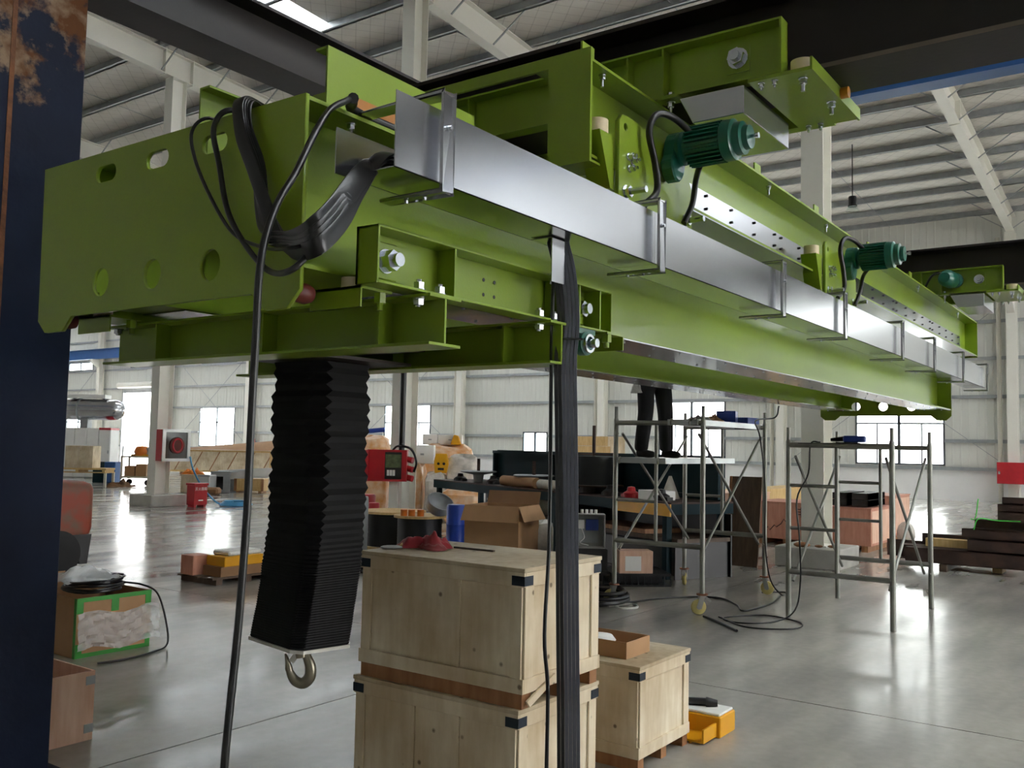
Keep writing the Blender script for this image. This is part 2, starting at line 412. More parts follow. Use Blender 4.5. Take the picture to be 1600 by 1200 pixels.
for s in STRIPS:
    mb = MB(); roofquad(mb, s[0], s[1], s[2]-s[3], s[2]+s[3], .004); mb.build('skylight', 'skylight_sheet', ce)
xs = [35.4-1.5*k for k in range(22)]
for x in xs:
    z = zraf(x)+.62
    MB().box(x-.03, x+.03, YR, YL, z, z+.19).box(x-.09, x+.03, YR, YL, z, z+.016).build('purlin', 'galv', ce)
for s in [8.6+8.05*k+dk for k in range(-1, 4) for dk in (-.1,)]:
    MB().bar((12, s, zraf(12)+.70), (35.9, s, zraf(35.9)+.70), .014, .014).build('sag_rod', 'galv', ce)
# ---- frames: rafters, columns, crane runway girders
def fy(k, x): return (4.2+7.95*k)+((4.5+8.05*k)-(4.2+7.95*k))*(x-13.4)/22.6
brace = None
for k in range(-3, 8):
    p0, p1 = Vector((XN, fy(k, XN), zraf(XN))), Vector((XW, fy(k, XW), zraf(XW)))
    up = Vector((SL, 0, 1)); Z = Vector((0, 0, 1))
    mb = MB().bar(p0+Z*.31, p1+Z*.31, .012, .6).bar(p0+Z*.01, p1+Z*.01, .26, .02).bar(p0+Z*.61, p1+Z*.61, .26, .02)
    for xj in (13.0, 13.8, 25.0):
        yj = fy(k, xj); z0 = zraf(xj)
        mb.box(xj-.012, xj+.012, yj-.13, yj+.13, z0-.02, z0+.64)
    rf = mb.build('rafter', 'white_steel', ce)
    rf['label'] = 'white tapered I-beam rafter'
    if 0 <= k <= 3:
        for x in xs[:16]:
            for sd in (-1, 1):
                if brace is None:
                    brace = MB().bar((0, .1, .05), (0, .95, .62), .03, .03).build('flange_brace', 'galv', rf); o = brace
                else: o = cp(brace, rf)
                o.location = (x, fy(k, x), zraf(x)); o.scale = (1, sd, 1)
H_LAB = {0: 'white H-section steel column with square concrete footing behind the scaffold tower', 1: 'white H-section steel column behind the cable reels and red electrical cabinet', 2: 'white H-section steel column beside the red-sided fire hose cabinet'}
def footing(x, y):
    mb = MB(); mb.box(x-.47, x+.5, y-.45, y+.45, 0, .28); return mb
for k in (0, 1, 2):
    y = fy(k, 13.4); x0, x1 = 13.2, 13.6; w = .16
    t = thing('steel_column', H_LAB[k], 'column', (13.4, y, 0), 'interior columns')
    MB().box(x0, x0+.014, y-w, y+w, .28, zraf(x0)).box(x1-.014, x1, y-w, y+w, .28, zraf(x1)).build('flange', 'white_steel', t)
    MB().box(x0+.014, x1-.014, y-.006, y+.006, .28, zraf(x1)).build('web', 'white_steel', t)
    MB().prism([(x1, 6.95), (x1+.75, 6.95), (x1+.75, 6.75), (x1, 6.45)], 'Y', y-.1, y+.1).build('corbel', 'white_steel', t)
    MB().box(x0-.03, x1+.03, y-.2, y+.2, .28, .3).build('base_plate', 'white_steel', t)
    footing(13.4, y).build('footing', 'concrete', t, bevel=.012)
tag(MB().box(14.0, 14.36, YR, YL, 6.95, 6.97).box(14.16, 14.19, YR, YL, 6.97, 7.6).box(14.0, 14.36, YR, YL, 7.6, 7.62).build('crane_runway_girder', 'blue_beam', org=(14.2, 0, 6.95)), 'long blue crane runway girder on the corbels of the inner columns', 'girder')
tag(MB().box(34.95, 35.25, 30, YL, 7.05, 7.07).box(35.09, 35.12, 30, YL, 7.07, 7.7).box(34.95, 35.25, 30, YL, 7.7, 7.72).build('crane_runway_girder', 'blue_beam', org=(35.1, 50, 7.05)), 'distant blue crane girder along the far wall, seen beside the rusty blue pillar', 'girder')
for k in range(-3, 8):
    y = fy(k, XW)
    o = MB().box(XW-.55, XW-.53, y-.16, y+.16, 0, zraf(XW)).box(XW-.18, XW-.16, y-.16, y+.16, 0, zraf(XW)).box(XW-.53, XW-.18, y-.007, y+.007, 0, zraf(XW)).prism([(XW-.55, 7.05), (XW-1.1, 7.05), (XW-1.1, 6.85), (XW-.55, 6.5)], 'Y', y-.12, y+.12).build('wall_column', 'white_steel', wb)
    MB().cyl((XW-.25, y+.42, 0), (XW-.25, y+.42, 9.2), .075, n=12).build('downpipe', 'cream_pipe', wb, smooth=40)
for k in (0, 3, 5, 7):
    a, b = fy(k, XW)+.3, fy(k+1, XW)-.3
    MB().bar((XW-.14, a, 1.3), (XW-.14, b, 6.9), .02, .02).bar((XW-.14, b, 1.3), (XW-.14, a, 6.9), .02, .02).build('brace_rod', 'galv', wb)
# ================================================================== GANTRY STEELWORK
M('runway_steel', '#2a2422', .5, .2, col2='#1c1a1b', thr=(.4, .7), vs=1.5, bump=.06, bs=30)
def rust_blue():
    m = M('rusty_blue_paint', '#131c31', .7, spec=.15, var=.3, vs=2.5, bump=.15, bs=25)
    nt = m.node_tree; N = nt.nodes; L = nt.links; b = N['Principled BSDF']
    tc = N.new('ShaderNodeTexCoord'); n = N.new('ShaderNodeTexNoise'); n.inputs['Scale'].default_value = 3.2; n.inputs['Detail'].default_value = 9; n.inputs['Roughness'].default_value = .68
    L.new(tc.outputs['Object'], n.inputs[0])
    sx = N.new('ShaderNodeSeparateXYZ'); L.new(tc.outputs['Object'], sx.inputs[0])
    mr = N.new('ShaderNodeMapRange'); mr.inputs[1].default_value = 2.5; mr.inputs[2].default_value = 3.6; mr.inputs[3].default_value = -.17; mr.inputs[4].default_value = .10
    L.new(sx.outputs['Z'], mr.inputs[0])
    ad = N.new('ShaderNodeMath'); ad.operation = 'ADD'; L.new(n.outputs['Fac'], ad.inputs[0]); L.new(mr.outputs[0], ad.inputs[1])
    r = N.new('ShaderNodeValToRGB'); r.color_ramp.elements[0].position = .52; r.color_ramp.elements[1].position = .60
    L.new(ad.outputs[0], r.inputs[0])
    n2 = N.new('ShaderNodeTexNoise'); n2.inputs['Scale'].default_value = 11; n2.inputs['Detail'].default_value = 6; L.new(tc.outputs['Object'], n2.inputs[0])
    r2 = N.new('ShaderNodeValToRGB'); r2.color_ramp.elements[0].color = lin('#5c3a22'); r2.color_ramp.elements[1].color = lin('#8a7460'); r2.color_ramp.elements[0].position = .4; r2.color_ramp.elements[1].position = .6
    L.new(n2.outputs['Fac'], r2.inputs[0])
    old = [l for l in L if l.to_node == b and l.to_socket.name == 'Base Color'][0].from_socket
    mx = N.new('ShaderNodeMixRGB'); L.new(r.outputs[0], mx.inputs[0]); L.new(old, mx.inputs[1]); L.new(r2.outputs[0], mx.inputs[2]); L.new(mx.outputs[0], b.inputs['Base Color'])
    mm = N.new('ShaderNodeMapRange'); mm.inputs[3].default_value = .62; mm.inputs[4].default_value = .8; L.new(r.outputs[0], mm.inputs[0]); L.new(mm.outputs[0], b.inputs['Roughness'])
rust_blue()
M('weld_rust', '#6b3f1f', .75, var=.3, vs=20, bump=.3, bs=60)
pil = thing('steel_pillar', 'big dark blue steel pillar with rust patches at the left edge', 'pillar', (2.05, 4.62, 0))
MB().box(1.70, 2.01, 4.30, 4.95, 0, 5.6).build('side_plate', 'rusty_blue_paint', pil, bevel=.004)
MB().box(2.022, 2.362, 4.303, 4.95, 0, 5.6).build('side_plate', 'rusty_blue_paint', pil, bevel=.004)
MB().box(2.005, 2.027, 4.297, 4.31, 0, 5.6).build('weld_seam', 'weld_rust', pil)
MB().box(1.6, 2.46, 4.2, 5.05, 0, .025).build('base_plate', 'rusty_blue_paint', pil)
def ibeam_y(x, y0, y1, z0, z1, w, tf, tw):
    return MB().box(x-w/2, x+w/2, y0, y1, z0, z0+tf).box(x-tw/2, x+tw/2, y0, y1, z0+tf, z1-tf).box(x-w/2, x+w/2, y0, y1, z1-tf, z1)
def ibeam_x(y, x0, x1, z0, z1, w, tf, tw):
    return MB().box(x0, x1, y-w/2, y+w/2, z0, z0+tf).box(x0, x1, y-tw/2, y+tw/2, z0+tf, z1-tf).box(x0, x1, y-w/2, y+w/2, z1-tf, z1)
ZRB = 3.33; ZRT = 3.79
M('mill_edge', '#6f655c', .6, .2, var=.15, vs=4)  # paler colour standing in for light on the flange edge
def runway(x, label):
    t = thing('runway_beam', label, 'beam', (x, 0, ZRB), 'runway beams'); y0, y1, w = -4.0, 4.48, .18
    MB().box(x-w, x+w, y0, y1, ZRB, ZRB+.022).build('bottom_flange', 'runway_steel', t)
    MB().box(x-w-.002, x-w, y0, y1, ZRB+.001, ZRB+.021).build('cut_edge', 'mill_edge', t)  # light caught along the near flange edge, painted as a thin paler strip
    MB().box(x-.015, x+.015, y0, y1, ZRB+.022, ZRT-.022).build('web', 'runway_steel', t)
    MB().box(x-w, x+w, y0, y1, ZRT-.022, ZRT).build('top_flange', 'runway_steel', t)
runway(4.29, 'dark steel runway beam crossing above the nearer end carriage')
runway(10.66, 'dark steel runway beam above the farther end carriage')
t = thing('support_beam', 'heavy black steel beam running back from the rusty blue pillar', 'beam', (9, 4.36, ZRT))
MB().box(2.364, 16, 4.22, 4.5, ZRT, ZRT+.02).build('bottom_flange', 'runway_steel', t)
MB().box(2.364, 16, 4.345, 4.375, ZRT+.02, ZRT+.31).build('web', 'runway_steel', t)
MB().box(2.364, 16, 4.22, 4.5, ZRT+.31, ZRT+.33).build('top_flange', 'runway_steel', t)
# ================================================================== LOWER (TELESCOPIC) BRIDGE
def bolt(mb, c, ax, r, h, shank=0., rs=None):
    """hex head at c pointing along ax with washer and optional threaded end"""
    c = Vector(c); a = Vector(ax).normalized()
    mb.cyl(c, c+a*h*.15, r*1.22, n=14); mb.nut(c+a*h*.15, a, r, h*.75)
    if shank: mb.cyl(c+a*h*.9, c+a*(h+shank), rs or r*.55, n=12)
    return mb
X0, X1 = 1.72, 10.84
YF, YB = 2.10, 3.12            # web centres of the two girders
lb = thing('telescopic_bridge', 'lime green lower bridge with slotted end plate and stainless cable tray', 'crane bridge', (X0, 2.65, 1.97))
outl = [(1.957, 2.576), (1.955, 2.022), (2.007, 1.972), (2.10, 1.972), (2.161, 2.024), (3.128, 2.024), (3.185, 1.974), (3.30, 1.974), (3.350, 2.018), (3.358, 2.580)]
hl = [slot(y, 2.503, .124, .058) for y in (2.952, 2.655, 2.360)]+[circ(y, 2.128, .049, 28) for y in (2.952, 2.656, 2.358)]
ep = plate('end_plate', outl, hl, 'X', X0-.007, X0+.007, 'green', lb)
cp(ep, lb, (X1-X0, 0, 0))
ZL0, ZL1 = 2.085, 2.574
def girder(par, yc, x0, x1, z0, z1, w=.28):
    MB().box(x0, x1, yc-.005, yc+.005, z0+.012, z1-.012).build('girder_web', 'green', par)
    MB().box(x0, x1, yc-w/2, yc+w/2, z1-.012, z1).build('top_flange', 'green', par)
    return MB().box(x0, x1, yc-w/2, yc+w/2, z0, z0+.012).build('bottom_flange', 'green', par)
for yc in (YF, YB):
    girder(lb, yc, X0+.008, X1-.008, ZL0, ZL1)
    st = MB().box(X0+.35, X1-.02, yc-.137, yc+.137, ZL0-.006, ZL0-.0005).build('wear_strip', 'stainless', lb)
    mb = MB(); x = X0+.5
    while x < X1-.1:
        for s in (-1, 1): mb.cyl((x, yc+s*.085, ZL0-.011), (x, yc+s*.085, ZL0-.005), .0065, n=8)
        x += .29
    tag(mb.build('strip_screws', 'galv', st), kind='stuff')
# upright guide channels on top of the near end
for y, s in ((2.267, 1), (2.95, -1)):
    MB().box(2.07, 2.86, y-.004, y+.004, ZL1, 2.92).box(2.07, 2.86, y, y+s*.055, 2.912, 2.92).box(2.07, 2.86, y, y+s*.09, ZL1, ZL1+.01).box(2.068, 2.08, y, y+s*.06, ZL1, 2.76).build('guide_channel', 'green', lb)
MB().box(2.0, 3.2, 2.05, 2.085, ZL1, ZL1+.10).box(2.0, 3.2, 2.03, 2.11, ZL1, ZL1+.006).build('conductor_rail', 'orange_bar', lb)
for y in (2.0, 3.24):
    MB().lathe([(.02, 0), (.027, .012), (.03, .04), (.024, .06), (.0, .066)], (X0+.012, y, 2.02), (1, 0, 0), 16).build('end_stop', 'red_rubber', lb, smooth=40)
mb = MB()
for x in (1.93, 3.45, 5.0, 6.5, 8.0, 9.5): bolt(mb, (x, 2.0, ZL1-.012), (0, 0, -1), .013, .022, .02)
tag(mb.build('flange_bolts', 'zinc', lb), kind='stuff')
# bulb-ended bolts seen near tray end
# ---- cable tray in stainless sheet, with strap brackets
TY0, TY1, TZ0, TZ1 = 1.67, 1.855, 2.335, 2.545
BR = [1.955, 3.285, 4.69, 5.80, 7.27, 8.40, 9.70, 11.08]
tx = [1.775]+BR[1:-1]+[11.12]
for i, (a, b) in enumerate(zip(tx, tx[1:])):
    a2 = a-.04 if i == 0 else a
    MB().box(a, b-.002, TY0, TY0+.003, TZ0, TZ1).box(a, b-.002, TY0, TY1, TZ0, TZ0+.003).box(a2, b-.002, TY1-.003, TY1, TZ0, 2.465).build('tray_section', 'stainless', lb)
for x in BR:
    w = .052
    mb = MB()
    mb.box(x-w/2, x+w/2, TY0-.034, TY0-.022, TZ0-.034, TZ1+.045)      # vertical strap
    mb.box(x-w/2, x+w/2, TY0-.034, 1.99, TZ1+.033, TZ1+.045)           # top arm to girder flange
    mb.box(x-w/2, x+w/2, TY0-.034, TY1+.02, TZ0-.034, TZ0-.022)        # lower arm
    br = mb.build('tray_bracket', 'stainless', lb, bevel=.004)
    m2 = MB(); bolt(m2, (x, TY0-.034, TZ1-.06), (0, -1, 0), .007, .012); bolt(m2, (x, TY0+.05, TZ0-.034), (0, 0, -1), .006, .010); bolt(m2, (x, TY0+.12, TZ0-.034), (0, 0, -1), .006, .010)
    tag(m2.build('bracket_screws', 'zinc', br), kind='stuff')
# clamp that holds the hanging flat cables
MB().box(2.665, 2.745, 1.750, 1.754, 2.175, TZ0-.003).box(2.665, 2.745, 1.750, 1.84, TZ0-.006, TZ0-.003).build('cable_clamp', 'stainless', lb)
# ---- drive units hanging the lower bridge from the upper girders
def drive_unit(x, first):
    yp = 1.90
    pl = plate('drive_plate', [(x, 2.575), (x+.73, 2.575), (x+.73, 2.86), (x+.62, 3.0), (x+.10, 3.035), (x+.03, 3.035), (x, 3.0)], [circ(x+.055, 2.985, .018, 14)], 'Y', yp, yp+.022, 'green', lb)
    mb = MB()
    for dx, z, r, sh in ((.06, 2.70, .026, .07), (.65, 2.70, .026, .07), (.08, 2.86, .014, .012), (.11, 2.85, .014, .012), (.09, 2.81, .014, .012)):
        bolt(mb, (x+dx, yp, z), (0, -1, 0), r, .03, sh)
    tag(mb.build('plate_bolts', 'zinc', pl), kind='stuff')
    # gear motor, axis along -Y
    mx, mz = x+.455, 2.965
    gm = MB()
    gm.prism([(mx+.075*math.cos(t)-.03*(1 if math.sin(t) < -.3 else 0), mz-.02+.12*math.sin(t)) for t in [2*math.pi*k/20 for k in range(20)]], 'Y', yp-.075, yp-.012)
    g = gm.build('gear_motor', 'motor_green', lb, bevel=.008)
    MB().lathe([(.04, 0), (.075, .0), (.078, .02), (.062, .03), (.062, .045)], (mx, yp-.07, mz+.02), (0, -1, 0), 24).build('motor_flange', 'motor_green', g, smooth=35)
    MB().cyl((mx, yp-.11, mz+.02), (mx, yp-.29, mz+.02), .075, n=24).build('stator_housing', 'motor_green', g, smooth=35)
    fb = MB()
    for k in range(26):
        t = 2*math.pi*k/26; c, s = math.cos(t), math.sin(t)
        fb.bar((mx+.083*c, yp-.12, mz+.02+.083*s), (mx+.083*c, yp-.285, mz+.02+.083*s), .006, .024, (c, 0, s))
    tag(fb.build('cooling_fins', 'motor_green', g), kind='stuff')
    MB().lathe([(.086, 0), (.092, .005), (.092, .05), (.074, .058), (.074, .09), (.055, .096), (.052, .12), (.015, .122), (.0, .122)], (mx, yp-.285, mz+.02), (0, -1, 0), 28).build('fan_cowl', 'motor_green', g, smooth=35)
    MB().cyl((mx, yp-.40, mz+.02), (mx, yp-.43, mz+.02), .008, n=10).cyl((mx, yp-.43, mz+.02), (mx, yp-.442, mz+.02), .013, n=10).build('shaft_knob', 'zinc', g, smooth=35)
    pts = smoothpath([(mx-.05, yp-.15, mz+.06), (mx-.13, yp-.10, mz+.12), (mx-.22, yp-.06, mz+.12), (mx-.27, yp-.045, mz+.03), (mx-.22, yp-.05, mz-.10), (mx-.20, yp-.05, mz-.22), (mx-.28, yp-.03, mz-.30)], 6)
    MB().tube(pts, .016, 10).build('motor_cable', 'black_cable', g, smooth=60)
    pts = smoothpath([(mx+.05, yp-.14, mz-.06), (mx+.12, yp-.09, mz-.10), (mx+.15, yp-.06, mz-.2), (mx+.10, yp-.04, mz-.30)], 6)
    MB().tube(pts, .014, 10).build('motor_cable', 'black_cable', g, smooth=60)
    # guide roller on its bracket, on the near side of the plate
    rb = MB().prism([(x-.125, 2.93), (x-.002, 2.93), (x-.002, 2.70), (x-.03, 2.70)], 'Y', 1.925, 2.03).build('roller_bracket', 'green', lb)
    MB().cyl((x-.066, 1.975, 2.932), (x-.066, 1.975, 2.99), .05, n=24).build('guide_roller', 'nylon', lb, smooth=40)
drive_unit(3.40, True); drive_unit(6.26, False)
# ================================================================== UPPER BRIDGE
U0, U1, UZ0, UZ1 = 3.25, 12.51, 2.815, 3.238
ub = thing('upper_bridge', 'lime green upper bridge hung above the stainless tray, carrying two green motors', 'crane bridge', (U0, 2.65, UZ0))
for yc in (YF, YB):
    girder(ub, yc, U0+.01, U1-.008, UZ0, UZ1)
    MB().box(U0+.15, U1-.15, yc-.138, yc+.138, UZ0-.006, UZ0-.0005).build('wear_strip', 'stainless', ub)
    sw = MB().box(U0+.9, U1-.35, yc-.008, yc-.0055, 2.905, 3.03).build('web_strip', 'stainless', ub)
    mb = MB(); x = U0+1.0; q = 0
    while x < U1-.4:
        for z in (2.935, 3.008): mb.cyl((x, yc-.008, z), (x, yc-.018, z), .008, n=8)
        x += .36 if q % 5 else .12
        q += 1
    tag(mb.build('strip_screws', 'dark_steel', sw), kind='stuff')
    for x in (3.42, 5.45, 6.6, 8.0, 9.5, 11.5):
        b = MB(); bolt(b, (x, yc-.10, UZ1-.012), (0, 0, -1), .014, .025, .03); b.cyl((x, yc-.10, UZ1), (x, yc-.10, UZ1+.02), .008, n=8)
        b.build('flange_bolt', 'zinc', ub)
        MB().box(x-.07, x+.03, yc-.04, yc-.03, UZ1, UZ1+.13).box(x-.07, x+.03, yc-.04, yc+.02, UZ1, UZ1+.008).build('rail_clip', 'green', ub)
# portal end plate at the near end
po = [(1.953, 3.278), (3.267, 3.278), (3.267, 2.79), (3.055, 2.79), (3.055, 3.226), (2.166, 3.226), (2.163, 2.79), (1.953, 2.79)]
MB().prism(po, 'X', U0-.006, U0+.009).build('portal_plate', 'green', ub)
for y0 in (1.953, 3.055): MB().box(U0+.009, U0+.16, y0, y0+.212, 2.79, 2.80).build('foot_plate', 'green', ub)
MB().box(U1-.008, U1+.006, 1.955, 3.265, 2.80, 3.24).build('far_end_plate', 'green', ub)
# ---- end carriages riding the runway beams
def carriage(x, motor):
    y0, y1, z0, z1 = 1.36, 3.86, 3.25, 3.50
    c = MB().box(x+.075, x+.085, y0, y1, z0+.01, z1-.01).box(x, x+.085, y0, y1, z1-.01, z1).box(x, x+.085, y0, y1, z0, z0+.01).box(x, x+.085, y0, y0+.01, z0+.01, z1-.01).box(x, x+.085, y1-.01, y1, z0+.01, z1-.01).build('carriage_channel', 'green', ub)
    MB().box(x+.73, x+.74, y0, y1, z0+.01, z1-.01).box(x+.73, x+.80, y0, y1, z1-.01, z1).box(x+.73, x+.80, y0, y1, z0, z0+.01).build('carriage_channel', 'green', ub)
    for y in (1.93, 2.12, 2.32, 2.50, 3.10, 3.3): MB().box(x+.008, x+.075, y, y+.01, z0+.01, z1-.01).build('stiffener', 'green', c)
    MB().box(x+.07, x+.075, 1.53, 1.64, 3.32, 3.44).build('axle_pad', 'green', c)
    for y in (1.585, 3.64):
        b = MB(); bolt(b, (x+.07, y, 3.385), (-1, 0, 0), .04, .045, .012, .024); b.build('axle_nut', 'zinc', c)
        MB().cyl((x+.09, y, 3.385), (x+.16, y, 3.385), .035, n=16).cyl((x+.20, y, 3.40), (x+.25, y, 3.40), .047, n=20).build('runner_wheel', 'dark_steel', c, smooth=40)
    # angle end bracket with guide roller
    bp = MB().box(x, x+.72, 1.235, 1.512, z0-.018, z0-.002).box(x, x+.74, 1.226, 1.236, z0-.018, z0+.04).build('buffer_plate', 'green', ub)
    MB().cyl((x+.075, 1.29, z0-.002), (x+.075, 1.29, z0+.055), .052, n=24).build('guide_roller', 'nylon', bp, smooth=40)
    MB().cyl((x+.42, 1.225, z0+.012), (x+.42, 1.19, z0+.012), .026, n=16).build('bump_stop', 'amber', bp, smooth=40)
    mb = MB()
    for dx, y, r in ((.075, 1.29, .018), (.42, 1.27, .018)): bolt(mb, (x+dx, y, z0-.018), (0, 0, -1), r, .03, .03)
    for dx, y in ((.03, 1.46), (.03, 1.40), (.68, 1.46), (.68, 1.40)): bolt(mb, (x+dx, y, z0-.018), (0, 0, -1), .012, .022, .012)
    tag(mb.build('bracket_bolts', 'zinc', bp), kind='stuff')
    # stainless terminal box below
    z2 = 3.10
    vs = [(x, 1.845, z0-.02), (x, 1.53, z0-.02), (x, 1.53, z2), (x, 1.775, z2), (x+.59, 1.845, z0-.02), (x+.59, 1.53, z0-.02), (x+.59, 1.53, z2), (x+.59, 1.775, z2)]
    MB().add(vs, [(0, 1, 2, 3), (7, 6, 5, 4), (0, 4, 5, 1), (1, 5, 6, 2), (2, 6, 7, 3), (3, 7, 4, 0)]).build('drip_box', 'stainless', ub, bevel=.003)
    for y in (1.90, 2.30):
        b = MB(); bolt(b, (x+.03, y, z0-.014), (0, 0, -1), .016, .03, .045); b.cyl((x+.03, y, z0-.016), (x+.03, y, z0+.014), .01, n=8); b.nut((x+.03, y, z0+.012), (0, 0, 1), .016, .016); b.build('clamp_bolt', 'zinc', ub)
        MB().box(x-.01, x+.07, y-.05, y+.05, z0-.012, z0).build('clamp_tab', 'green', ub)
    if motor:
        g = MB().lathe([(.05, 0), (.075, .01), (.075, .05), (.06, .06)], (x+.07, 1.80, 3.385), (-1, 0, 0), 20).build('gear_motor', 'motor_green', ub, smooth=35)
        MB().lathe([(.07, 0), (.085, .02), (.085, .16), (.07, .19), (.05, .22), (0, .225)], (x+.02, 1.83, 3.385), (-1, .12, 0), 24).build('stator_housing', 'motor_green', g, smooth=35)
        MB().tube(smoothpath([(x-.04, 1.9, 3.46), (x-.05, 2.0, 3.44), (x+.0, 2.08, 3.33), (x+.05, 2.12, 3.26)]), .012, 8).build('motor_cable', 'black_cable', g, smooth=60)
carriage(3.86, False); carriage(10.22, True)
# ================================================================== HOIST TROLLEY under the lower bridge
ht = thing('hoist_trolley', 'green hoist trolley of channels and I-beams slung under the lower bridge', 'trolley', (2.43, 2.61, 1.9))
def side_channel(yo, s):
    """yo: outer flange edge, s: +1 when the web lies towards +Y"""
    x0, x1, z0, z1 = 1.856, 3.18, 2.05, 2.216; yi = yo+s*.085
    A = lambda *a: a
    mb = MB()
    mb.box(x0, x1, yi-s*.01, yi, z0, z1).box(x0, x1, yo, yi, z1-.008, z1).box(x0, x1, yo, yi, z0, z0+.008).box(x0, x0+.008, yo, yi, z0, z1).box(x1-.008, x1, yo, yi, z0, z1)
    c = mb.build('side_channel', 'green', ht, bevel=.0015)
    for x in (2.20, 2.81, 2.94, 3.09):
        MB().box(x, x+.008, yo+s*.004, yi-s*.01, z0+.008, z1-.008).build('stiffener', 'green', c)
    for x in (1.955, 3.02):
        MB().box(x-.055, x+.055, yi-s*.017, yi-s*.01, 2.078, 2.188).build('axle_pad', 'green', c, bevel=.003)
        b = MB(); yb = yi-s*.017
        b.cyl((x, yb, 2.131), (x, yb-s*.007, 2.131), .036, n=20); b.nut((x, yb-s*.007, 2.131), (0, -s, 0), .031, .035); b.cyl((x, yb-s*.04, 2.131), (x, yb-s*.062, 2.131), .02, n=16)
        b.build('axle_nut', 'zinc', c)
        MB().cyl((x, yi+s*.004, 2.131), (x, yi+s*.05, 2.131), .033, n=20).build('runner_wheel', 'dark_steel', c, smooth=40)
    mb = MB()
    for x, z in ((2.44, 2.155), (2.50, 2.155), (2.44, 2.105), (2.50, 2.105)): mb.cyl((x, yi-s*.0101, z), (x, yi-s*.0112, z), .0065, n=10)
    tag(mb.build('bolt_holes', 'black_rubber', c), kind='stuff')
    mb = MB()
    for x in (2.765, 2.80): mb.cyl((x, yo+s*.02, z1-.03), (x, yo+s*.02, z1+.012), .005, n=8)
    tag(mb.build('hook_screws', 'zinc', c), kind='stuff')
side_channel(1.80, 1); side_channel(3.42, -1)
for xc in (2.107, 2.75):
    z0, z1 = 1.892, 2.043
    c = ibeam_y(xc, 1.758, 3.46, z0, z1, .146, .009, .009).build('cross_beam', 'green', ht, bevel=.001)
    for y in (1.962, 2.50, 3.11):
        for s in (-1, 1): MB().box(xc+s*.007, xc+s*.07, y, y+.009, z0+.009, z1-.009).build('stiffener', 'green', c)
    for y in (1.825, 3.40):
        for s in (-1, 1):
            b = MB(); bolt(b, (xc+s*.048, y, 2.058), (0, 0, 1), .017, .027, .006); b.build('bolt_head', 'zinc', ht)
            b = MB(); bolt(b, (xc+s*.048, y, z1-.009), (0, 0, -1), .017, .022, .004); b.build('bolt_nut', 'zinc', ht)
for y0, y1, yr in ((1.872, 2.08, 1.955), (3.14, 3.35, 3.27)):
    for x, s in ((1.865, 1), (3.225, -1)):
        if s < 0: y0, y1, yr = ((1.772, 2.08, 1.955) if y0 < 2.6 else (3.14, 3.45, 3.27))
        a = MB().box(x, x+s*.006, y0, y1, 1.988, 2.049).box(x, x+s*.13, y0, y1, 2.041, 2.049).build('buffer_angle', 'green', ht)
        MB().cyl((x+s*.05, yr, 2.049), (x+s*.05, yr, 2.083), .034, n=24).build('guide_roller', 'nylon', a, smooth=40)
        b = MB(); b.nut((x+s*.10, y0+.02, 2.041), (0, 0, -1), .019, .03); b.cyl((x+s*.10, y0+.02, 2.02), (x+s*.10, y0+.02, 1.99), .01, n=10); b.build('clamp_bolt', 'green', a)
# pillow block bearing below the far end of the front channel
pb = MB().lathe([(.045, 0), (.045, .03), (.03, .034)], (2.992, 1.83, 1.993), (0, -1, 0), 24).box(2.925, 3.06, 1.805, 1.83, 2.03, 2.05).build('pillow_block', 'motor_green', ht, smooth=35)
MB().pipe((2.992, 1.80, 1.993), (2.992, 1.785, 1.993), .036, .026).build('bearing_ring', 'zinc', pb, smooth=40)
MB().cyl((2.992, 1.83, 1.993), (2.992, 1.755, 1.993), .017, n=16).build('shaft', 'zinc', pb, smooth=40)
MB().box(2.20, 2.66, 2.30, 2.92, 1.95, 2.07).build('hoist_body', 'black_rubber', ht, bevel=.01)
MB().box(2.18, 2.678, 2.40, 2.82, 1.90, 1.912).build('mount_plate', 'dark_steel', ht)
# ================================================================== BELLOWS AND HOOK
M('end_alloy', '#b9b7b0', .35, .9, var=.06, vs=10)
LEFT = Vector((-.583, .813, 0))
hb = thing('hoist_bellows', 'black folded bellows with a steel crane hook below, hanging under the trolley', 'bellows', (2.43, 2.61, 1.90))
def oct_ring(c, h, ch, tilt=0., chn=None):
    """square ring with cut corners; chn = cut of the corner nearest the camera"""
    cn = ch if chn is None else chn
    p = [(-h+cn, -h), (h-ch, -h), (h, -h+ch), (h, h-ch), (h-ch, h), (-h+ch, h), (-h, h-ch), (-h, -h+cn)]
    return [c+Vector((x, y, tilt*(Vector((x, y, 0)).dot(LEFT)))) for x, y in p]
rings = []
z = 1.895; zs = [z]
while z > .875:
    u = (1.9-z)/1.03
    z -= (.021 if u < .45 else .021-(u-.45)*.055) if u < .72 else .0045
    zs.append(z)
zs[-1] = .872
for i, z in enumerate(zs):
    u = max(0, (1.42-z)/(1.42-.87)); sh = .012+.050*u*u*(1.35-.35*u)
    c = Vector((2.43, 2.61, z))+LEFT*sh
    uu = (1.9-z)/1.03
    d = .0055 if uu < .45 else max(.002, .0055-(uu-.45)*.018)
    out = i % 2 == 0
    wob = .004*math.sin(z*23)+.003*math.sin(z*61+1)
    h = .142+wob*(1-uu)+(0 if out else -d)
    rings.append(oct_ring(c+Vector((0, 0, random.uniform(-.002, .002)*(1-uu))), h, (.030 if out else .033), .10*u*u, .030 if out else .030+.034*(d/.0055)))
mb = MB(); vs = [v for r in rings for v in r]
fs = [(i*8+k, i*8+(k+1) % 8, (i+1)*8+(k+1) % 8, (i+1)*8+k) for i in range(len(rings)-1) for k in range(8)]
fs += [tuple(range(8)), tuple((len(rings)-1)*8+k for k in range(7, -1, -1))]
mb.add(vs, fs).build('bellows_skin', 'bellows_cloth', hb)
